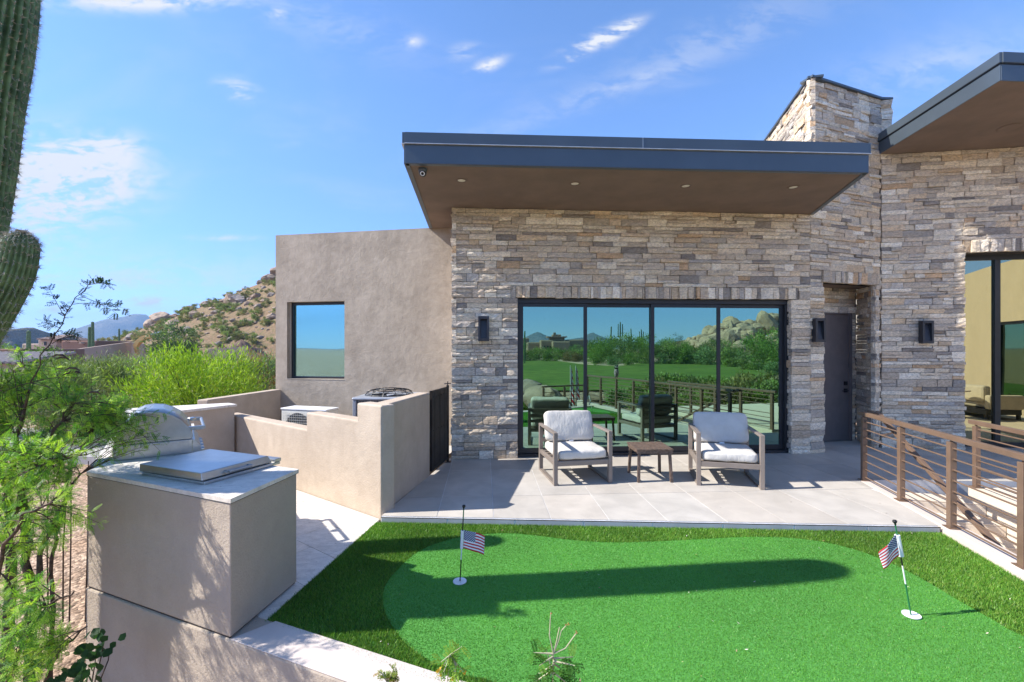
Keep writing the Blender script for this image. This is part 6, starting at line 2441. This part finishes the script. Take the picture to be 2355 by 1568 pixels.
# mass of desert trees and brush seen in the glass
LEAFY = [(.15, .25, .05), (.20, .31, .06), (.11, .18, .04), (.25, .34, .08)]
V, Fc, Cc = [], [], []
cnt = 0
rnd = random.Random(9)
MIRR = []
for (x0, x1, yt, Yv, cols) in [
        (1350, 1400, 776, 88, LEAFY), (1385, 1440, 771, 92, LEAFY), (1425, 1490, 770, 94, LEAFY), (1350, 1385, 800, 78, LEAFY), (1395, 1425, 812, 74, GREYG), (1430, 1465, 806, 76, LEAFY), (1460, 1500, 800, 82, OLIVE),
        (1500, 1540, 778, 96, LEAFY), (1530, 1580, 784, 92, LEAFY), (1560, 1610, 786, 88, LEAFY), (1590, 1650, 800, 82, OLIVE), (1505, 1535, 812, 84, GREYG), (1540, 1575, 818, 84, LEAFY), (1580, 1620, 822, 84, OLIVE),
        (1650, 1700, 800, 78, OLIVE), (1690, 1730, 806, 72, GREYG), (1715, 1795, 752, 60, LEAFY), (1735, 1800, 780, 56, LEAFY), (1660, 1720, 826, 70, OLIVE), (1700, 1760, 838, 60, OLIVE), (1740, 1800, 836, 52, GREYG),
        (1190, 1215, 786, 110, LEAFY), (1205, 1260, 800, 116, OLIVE), (1240, 1300, 798, 118, LEAFY), (1260, 1335, 806, 112, OLIVE), (1300, 1340, 794, 120, LEAFY), (1330, 1360, 796, 110, LEAFY), (1180, 1230, 804, 108, OLIVE),
        (1545, 1570, 762, 130, [(.05, .09, .03)]), (1610, 1650, 774, 110, OLIVE), (1640, 1700, 776, 112, OLIVE),
        (1355, 1420, 766, 90, LEAFY), (1440, 1492, 768, 92, LEAFY), (1505, 1560, 774, 90, LEAFY), (1560, 1600, 790, 86, LEAFY), (1650, 1710, 806, 80, OLIVE), (1700, 1780, 764, 66, LEAFY), (1745, 1810, 746, 62, LEAFY),
        (1480, 1600, 876, 30, [(.26, .24, .08), (.2, .22, .07)]), (1600, 1720, 884, 27, [(.30, .26, .09), (.22, .22, .07)]), (1700, 1820, 892, 25, OLIVE), (1540, 1640, 900, 23, OLIVE), (1450, 1540, 906, 22, OLIVE),
        (1345, 1410, 768, 84, LEAFY), (1405, 1470, 764, 86, OLIVE), (1455, 1510, 770, 86, LEAFY), (1500, 1550, 772, 86, OLIVE), (1545, 1600, 780, 84, LEAFY), (1595, 1660, 794, 80, GREYG), (1240, 1290, 812, 100, OLIVE), (1285, 1340, 810, 98, [(.24, .18, .08), (.2, .17, .07)]),
        # brush in front of the railing
        (1500, 1600, 866, 40, OLIVE), (1580, 1680, 872, 36, OLIVE), (1660, 1800, 866, 34, [(.22, .22, .07), (.17, .19, .06)]), (1470, 1560, 884, 30, OLIVE), (1420, 1500, 892, 26, OLIVE), (1600, 1760, 888, 26, [(.26, .22, .08), (.19, .19, .06)]), (1690, 1800, 878, 27, OLIVE),
        (1390, 1440, 886, 24, GREYG), (1185, 1215, 872, 24, LEAFY), (1190, 1230, 905, 16, LEAFY), (1290, 1330, 905, 17, LEAFY)]:
    c = mp((x0 + x1) / 2, yt, Yv)
    w = (x1 - x0) / 1046 * Yv
    h = max(.5, c.z - GROUND)
    n = 2400
    ln = .05 * w + .08
    rz = h * .54
    v, f, col = crown_leaves((c.x, c.y, GROUND + h - rz), w / 2 * 1.1, w / 2, rz, n, ln, ln * .38, cols, 900 + cnt, .4, hollow=.3)
    V.append(v)
    Fc.append(f + sum(len(a) for a in V[:-1]))
    Cc.append(col)
    cnt += 1
o = mesh_np('desert_scrub', np.concatenate(V), np.concatenate(Fc), M['scrub'], None, np.concatenate(Cc))
tag(o, 'mass of green desert trees and brush mirrored in the glass door', 'scrub', kind='stuff')
for k, (px, yt, Yv, lab) in enumerate([(1425, 740, 105, 'many-armed tall saguaro mirrored in the second glass panel'), (1405, 752, 105, 'saguaro mirrored just beside the many-armed one'), (1449, 757, 108, 'stubby saguaro mirrored right of the many-armed one'),
                                       (1474, 757, 108, 'branched saguaro mirrored near the panel edge'), (1207, 764, 90, 'slim saguaro mirrored in the first glass panel')]):
    p = mp(px, yt, Yv)
    t = thing('mirrored_saguaro', lab, 'cactus', (p.x, p.y, GROUND), 0, 'saguaros seen in the glass')
    saguaro_limb('trunk', [(p.x, p.y, GROUND), (p.x, p.y, p.z * .5), (p.x, p.y, p.z)], [.15, .16, .13], 9, t, False, 60 + k, step=.8)
    for s in ((-1, 1) if k in (0, 3) else ()):
        z0 = GROUND + (p.z - GROUND) * .6
        saguaro_limb('arm', [(p.x, p.y, z0), (p.x + s * .4, p.y, z0 + .1), (p.x + s * .5, p.y, z0 + .6), (p.x + s * .5, p.y, p.z - .5)], [.10, .11, .11, .10], 8, t, False, 70 + k, step=.5)
# pueblo house on the course
M['golf_stucco'] = mat_stucco('golf_stucco', (0.30, 0.22, 0.15), (0.36, 0.27, 0.19), .5, .01)
gh = thing('golf_house', 'tan pueblo house with a small tiled tower mirrored in the first glass panel', 'house', tuple(mp(1270, 800, 160, GROUND)))


def mbox(x0, x1, ytop, Yv, dep, name, mat, parent, zb=GROUND, bev=.4):
    a, b = mp(x0, ytop, Yv), mp(x1, ytop, Yv)
    u = (b - a)
    u.z = 0
    n = Vector((-u.y, u.x, 0)).normalized()
    if n.y > 0:
        n = -n
    q = [a, b, b + n * dep, a + n * dep]
    return MB().prism([(p.x, p.y) for p in q], zb, a.z).build(name, mat, parent, bevel=bev, seg=2)


mbox(1212, 1280, 787, 150, 8, 'wall', M['golf_stucco'], gh)
w_ = mbox(1240, 1272, 782, 146, 6, 'wall', M['golf_stucco'], gh)
mbox(1268, 1312, 784, 142, 7, 'wall', M['golf_stucco'], gh)
mbox(1300, 1352, 781, 156, 8, 'wall', M['golf_stucco'], gh)
mbox(1200, 1216, 778, 165, 8, 'wall', M['golf_stucco'], gh)
mbox(1262, 1298, 776, 152, 6, 'tower', M['golf_stucco'], gh, bev=.1)
mbox(1256, 1304, 773.5, 151, 8, 'roof', M['rooftile'], gh, zb=mp(1256, 776, 151).z, bev=.1)
mbox(1268, 1290, 769, 153, 4, 'roof', M['rooftile'], gh, zb=mp(1256, 773.5, 151).z, bev=.3)
mbox(1271, 1277, 765, 153, 1, 'chimney', M['golf_stucco'], gh, zb=mp(1256, 772, 151).z, bev=.05)
for x in (1247, 1254, 1261):
    mbox(x, x + 4, 795, 145.6, .5, 'window', M['frame'], gh, zb=mp(x, 803, 145).z, bev=.02)
# rock hill in the glass
rr_ = random.Random(31)
OUT = [rock_mesh(330 + i, .8) for i in range(6)]
for me in OUT:
    kk = rr_.uniform(.85, 1.2)
    me.attributes['tint'].data.foreach_set('color', [.50 * kk, .35 * kk, .235 * kk, 1.0] * len(me.vertices))
sky_ = [(1590, 784), (1612, 772), (1632, 760), (1650, 748), (1672, 738), (1690, 733), (1710, 738), (1730, 742), (1748, 734), (1762, 722), (1775, 720), (1790, 734), (1810, 742)]
for k in range(62):
    px = 1592 + 220 * (k % 31) / 31 + rr_.uniform(-4, 4)
    top_ = np.interp(px, [p[0] for p in sky_], [p[1] for p in sky_])
    t_ = 0.0 if k < 31 else rr_.uniform(.25, .9)
    py = top_ + (792 - top_) * t_
    s = rr_.uniform(2.2, 4.2) * (1 - .35 * t_)
    p = mp(px, py, 150 - 12 * t_)
    boulder(OUT[k % 6], p - Vector((0, 0, s * .7)), (s * rr_.uniform(.8, 1.2), s, s * rr_.uniform(.8, 1.15)), k * 1.3, 'tan granite outcrop boulder on the rock hill mirrored in the last glass panel', 'boulders of the mirrored rock hill', 'outcrop_boulder', rr_.uniform(-.5, .5))
c0 = mp(1700, 790, 160)
vv = [(c0.x, c0.y, mp(1700, 765, 160).z)]
for i in range(1, 7):
    for k in range(40):
        a = 2 * math.pi * k / 40
        vv.append((c0.x + 7.2 * i * math.cos(a), c0.y + 5 * i * math.sin(a), GROUND - .3 + (vv[0][2] - GROUND) * (1 - (i / 6) ** 1.5) + .6 * mnoise.noise(Vector((i, k * .5, 0)))))
ff = [(0, 1 + k, 1 + (k + 1) % 40) for k in range(40)]
for i in range(5):
    for k in range(40):
        a, b = 1 + i * 40 + k, 1 + i * 40 + (k + 1) % 40
        ff.append((a, a + 40, b + 40, b))
o = MB().add(vv, ff).build('rock_hill', M['hill'], smooth=True)
o['kind'] = 'structure'
# boulders by the lawn corner
boulder(ROCKS[2], mp(1255, 905, 15.0) + Vector((0, 0, -.25)), (.78, .6, .72), .4, 'big rounded granite boulder mirrored behind the lounge chair', None)
boulder(ROCKS[5], mp(1216, 885, 18.0) + Vector((0, 0, -.2)), (.8, .7, .75), 1.4, 'second granite boulder mirrored at the glass edge', None)
boulder(ROCKS[4], mp(1362, 905, 15.6) + Vector((0, 0, -.2)), (.5, .4, .32), .9, 'low split boulder mirrored beside the railing corner', None)
# far blue range behind the course
for nm, pr, Yd in (('course_mountain', [(1150, 788), (1200, 780), (1222, 768), (1236, 763), (1250, 770), (1290, 780), (1340, 776), (1352, 768), (1362, 763), (1375, 770), (1400, 778), (1470, 788), (1600, 800)], 2400),):
    n_ = 60
    xs = np.linspace(pr[0][0], pr[-1][0], n_)
    tops = np.interp(xs, [p[0] for p in pr], [p[1] for p in pr])
    vv, ff = [], []
    for j in range(9):
        t = -1 + 2 * j / 8
        for i in range(n_):
            q = mirrored(xs[i], tops[i], Yd)
            hh_ = q.z - GROUND
            nz_ = mnoise.fractal(Vector((i * .2, j * .8, 3)), 1, 2, 4)
            vv.append((q.x, q.y - 260 * t, GROUND - 3 + max(0, hh_ * (1 - abs(t)) * (1 + .3 * nz_ * abs(t)))))
    for j in range(8):
        for i in range(n_ - 1):
            a = j * n_ + i
            ff.append((a, a + 1, a + n_ + 1, a + n_))
    o = MB().add(vv, ff).build('course_mountain', M['mountain'], smooth=True)
    o['kind'] = 'structure'


# two tall flags furled on short poles by the boulder
for k, (px, yt, yb, lab) in enumerate([(1309, 842, 918, 'tall furled striped flag mirrored in the glass, nearer the boulder'), (1322, 842, 918, 'tall furled striped flag mirrored in the glass, nearer the railing corner')]):
    a, b = mp(px, yb, 16.6), mp(px + 1, yt, 16.6)
    a.z = -.6
    t = thing('furled_flag', lab, 'flag', tuple(a), 0, 'furled flags by the boulder')
    MB().tube([a, b], .011, 8).build('pole', M['white'], t)
    MB().tube([b, b + Vector((0, 0, .02)), b + Vector((0, 0, .04))], [.01, .02, .002], 8).build('finial', M['drip'], t)
    H_ = b.z - a.z - .25
    flag_cloth('flag_cloth', t, b - Vector((0, 0, H_)) + Vector((.012, 0, 0)), Vector((.16, .03, 0)), Vector((0, 0, H_)),
               lambda u, v: Vector((-.10 * u * v, .0, -.18 * u)), lambda u, v: .035 * math.sin(9 * u) * (1 - .6 * v), 14, 20)
# owl figure on the handrail
ow = mp(1612, 880, 14.6)
u_ = Vector((-.2325, -.9726))
best = min((r1s + u_ * s for s in [i * .02 for i in range(320)]), key=lambda q: (q - Vector((ow.x, ow.y))).length)
ow = Vector((best.x, best.y, .931))
t = thing('owl_figure', 'grey and mauve decoy owl perched on the long railing, seen in the glass', 'figurine', tuple(ow))
M['owl'] = mat_plain('owl_paint', (.30, .22, .25), .7, 0, .35, 40)
MB().lathe([(.0, 0), (.035, 0), (.05, .03), (.066, .09), (.07, .15), (.06, .21), (.045, .24), (.0, .245)], tuple(ow), 18).build('body', M['owl'], t, smooth=True)
MB().lathe([(.0, .235), (.045, .24), (.058, .265), (.06, .30), (.048, .33), (.02, .345), (0, .347)], tuple(ow), 18).build('head', M['sconce'], t, smooth=True)
for s in (-1, 1):
    MB().tube([ow + Vector((s * .03, .0, .33)), ow + Vector((s * .042, 0, .355)), ow + Vector((s * .048, 0, .38))], [.014, .011, .002], 8).build('ear_tuft', M['sconce'], t)
    MB().tube([ow + Vector((s * .024, .05, .295)), ow + Vector((s * .024, .064, .295))], [.017, .013], 12).build('eye', M['lamp'], t)
# railing on the lawn's open corner, returning from the long one
cn = r1s + u_ * (.842 * 7)
railing('bronze railing returning across the lawn corner, mirrored in the glass', cn + Vector((-.12, -.06)), (-.93, .36), 3, .8, .60, [.08, .2, .32, .44], -.05, parts_end=.06)
# ================================================================== AIR: thin haze that turns the far mountains blue
hz = MB().box(-4200, -3600, GROUND - 6, 3600, 4200, 300).build('haze', bpy.data.materials.new('haze_air'))
hz['kind'] = 'stuff'
hm = hz.data.materials[0]
hm.use_nodes = True
T = NT(hm.node_tree)
T.n.clear()
pv = T.node('ShaderNodeVolumePrincipled')
pv.inputs['Color'].default_value = (0.40, 0.65, 0.97, 1)
pv.inputs['Density'].default_value = 0.00026
pv.inputs['Anisotropy'].default_value = 0.0
mo = T.node('ShaderNodeOutputMaterial')
T.l.new(pv.outputs[0], mo.inputs['Volume'])
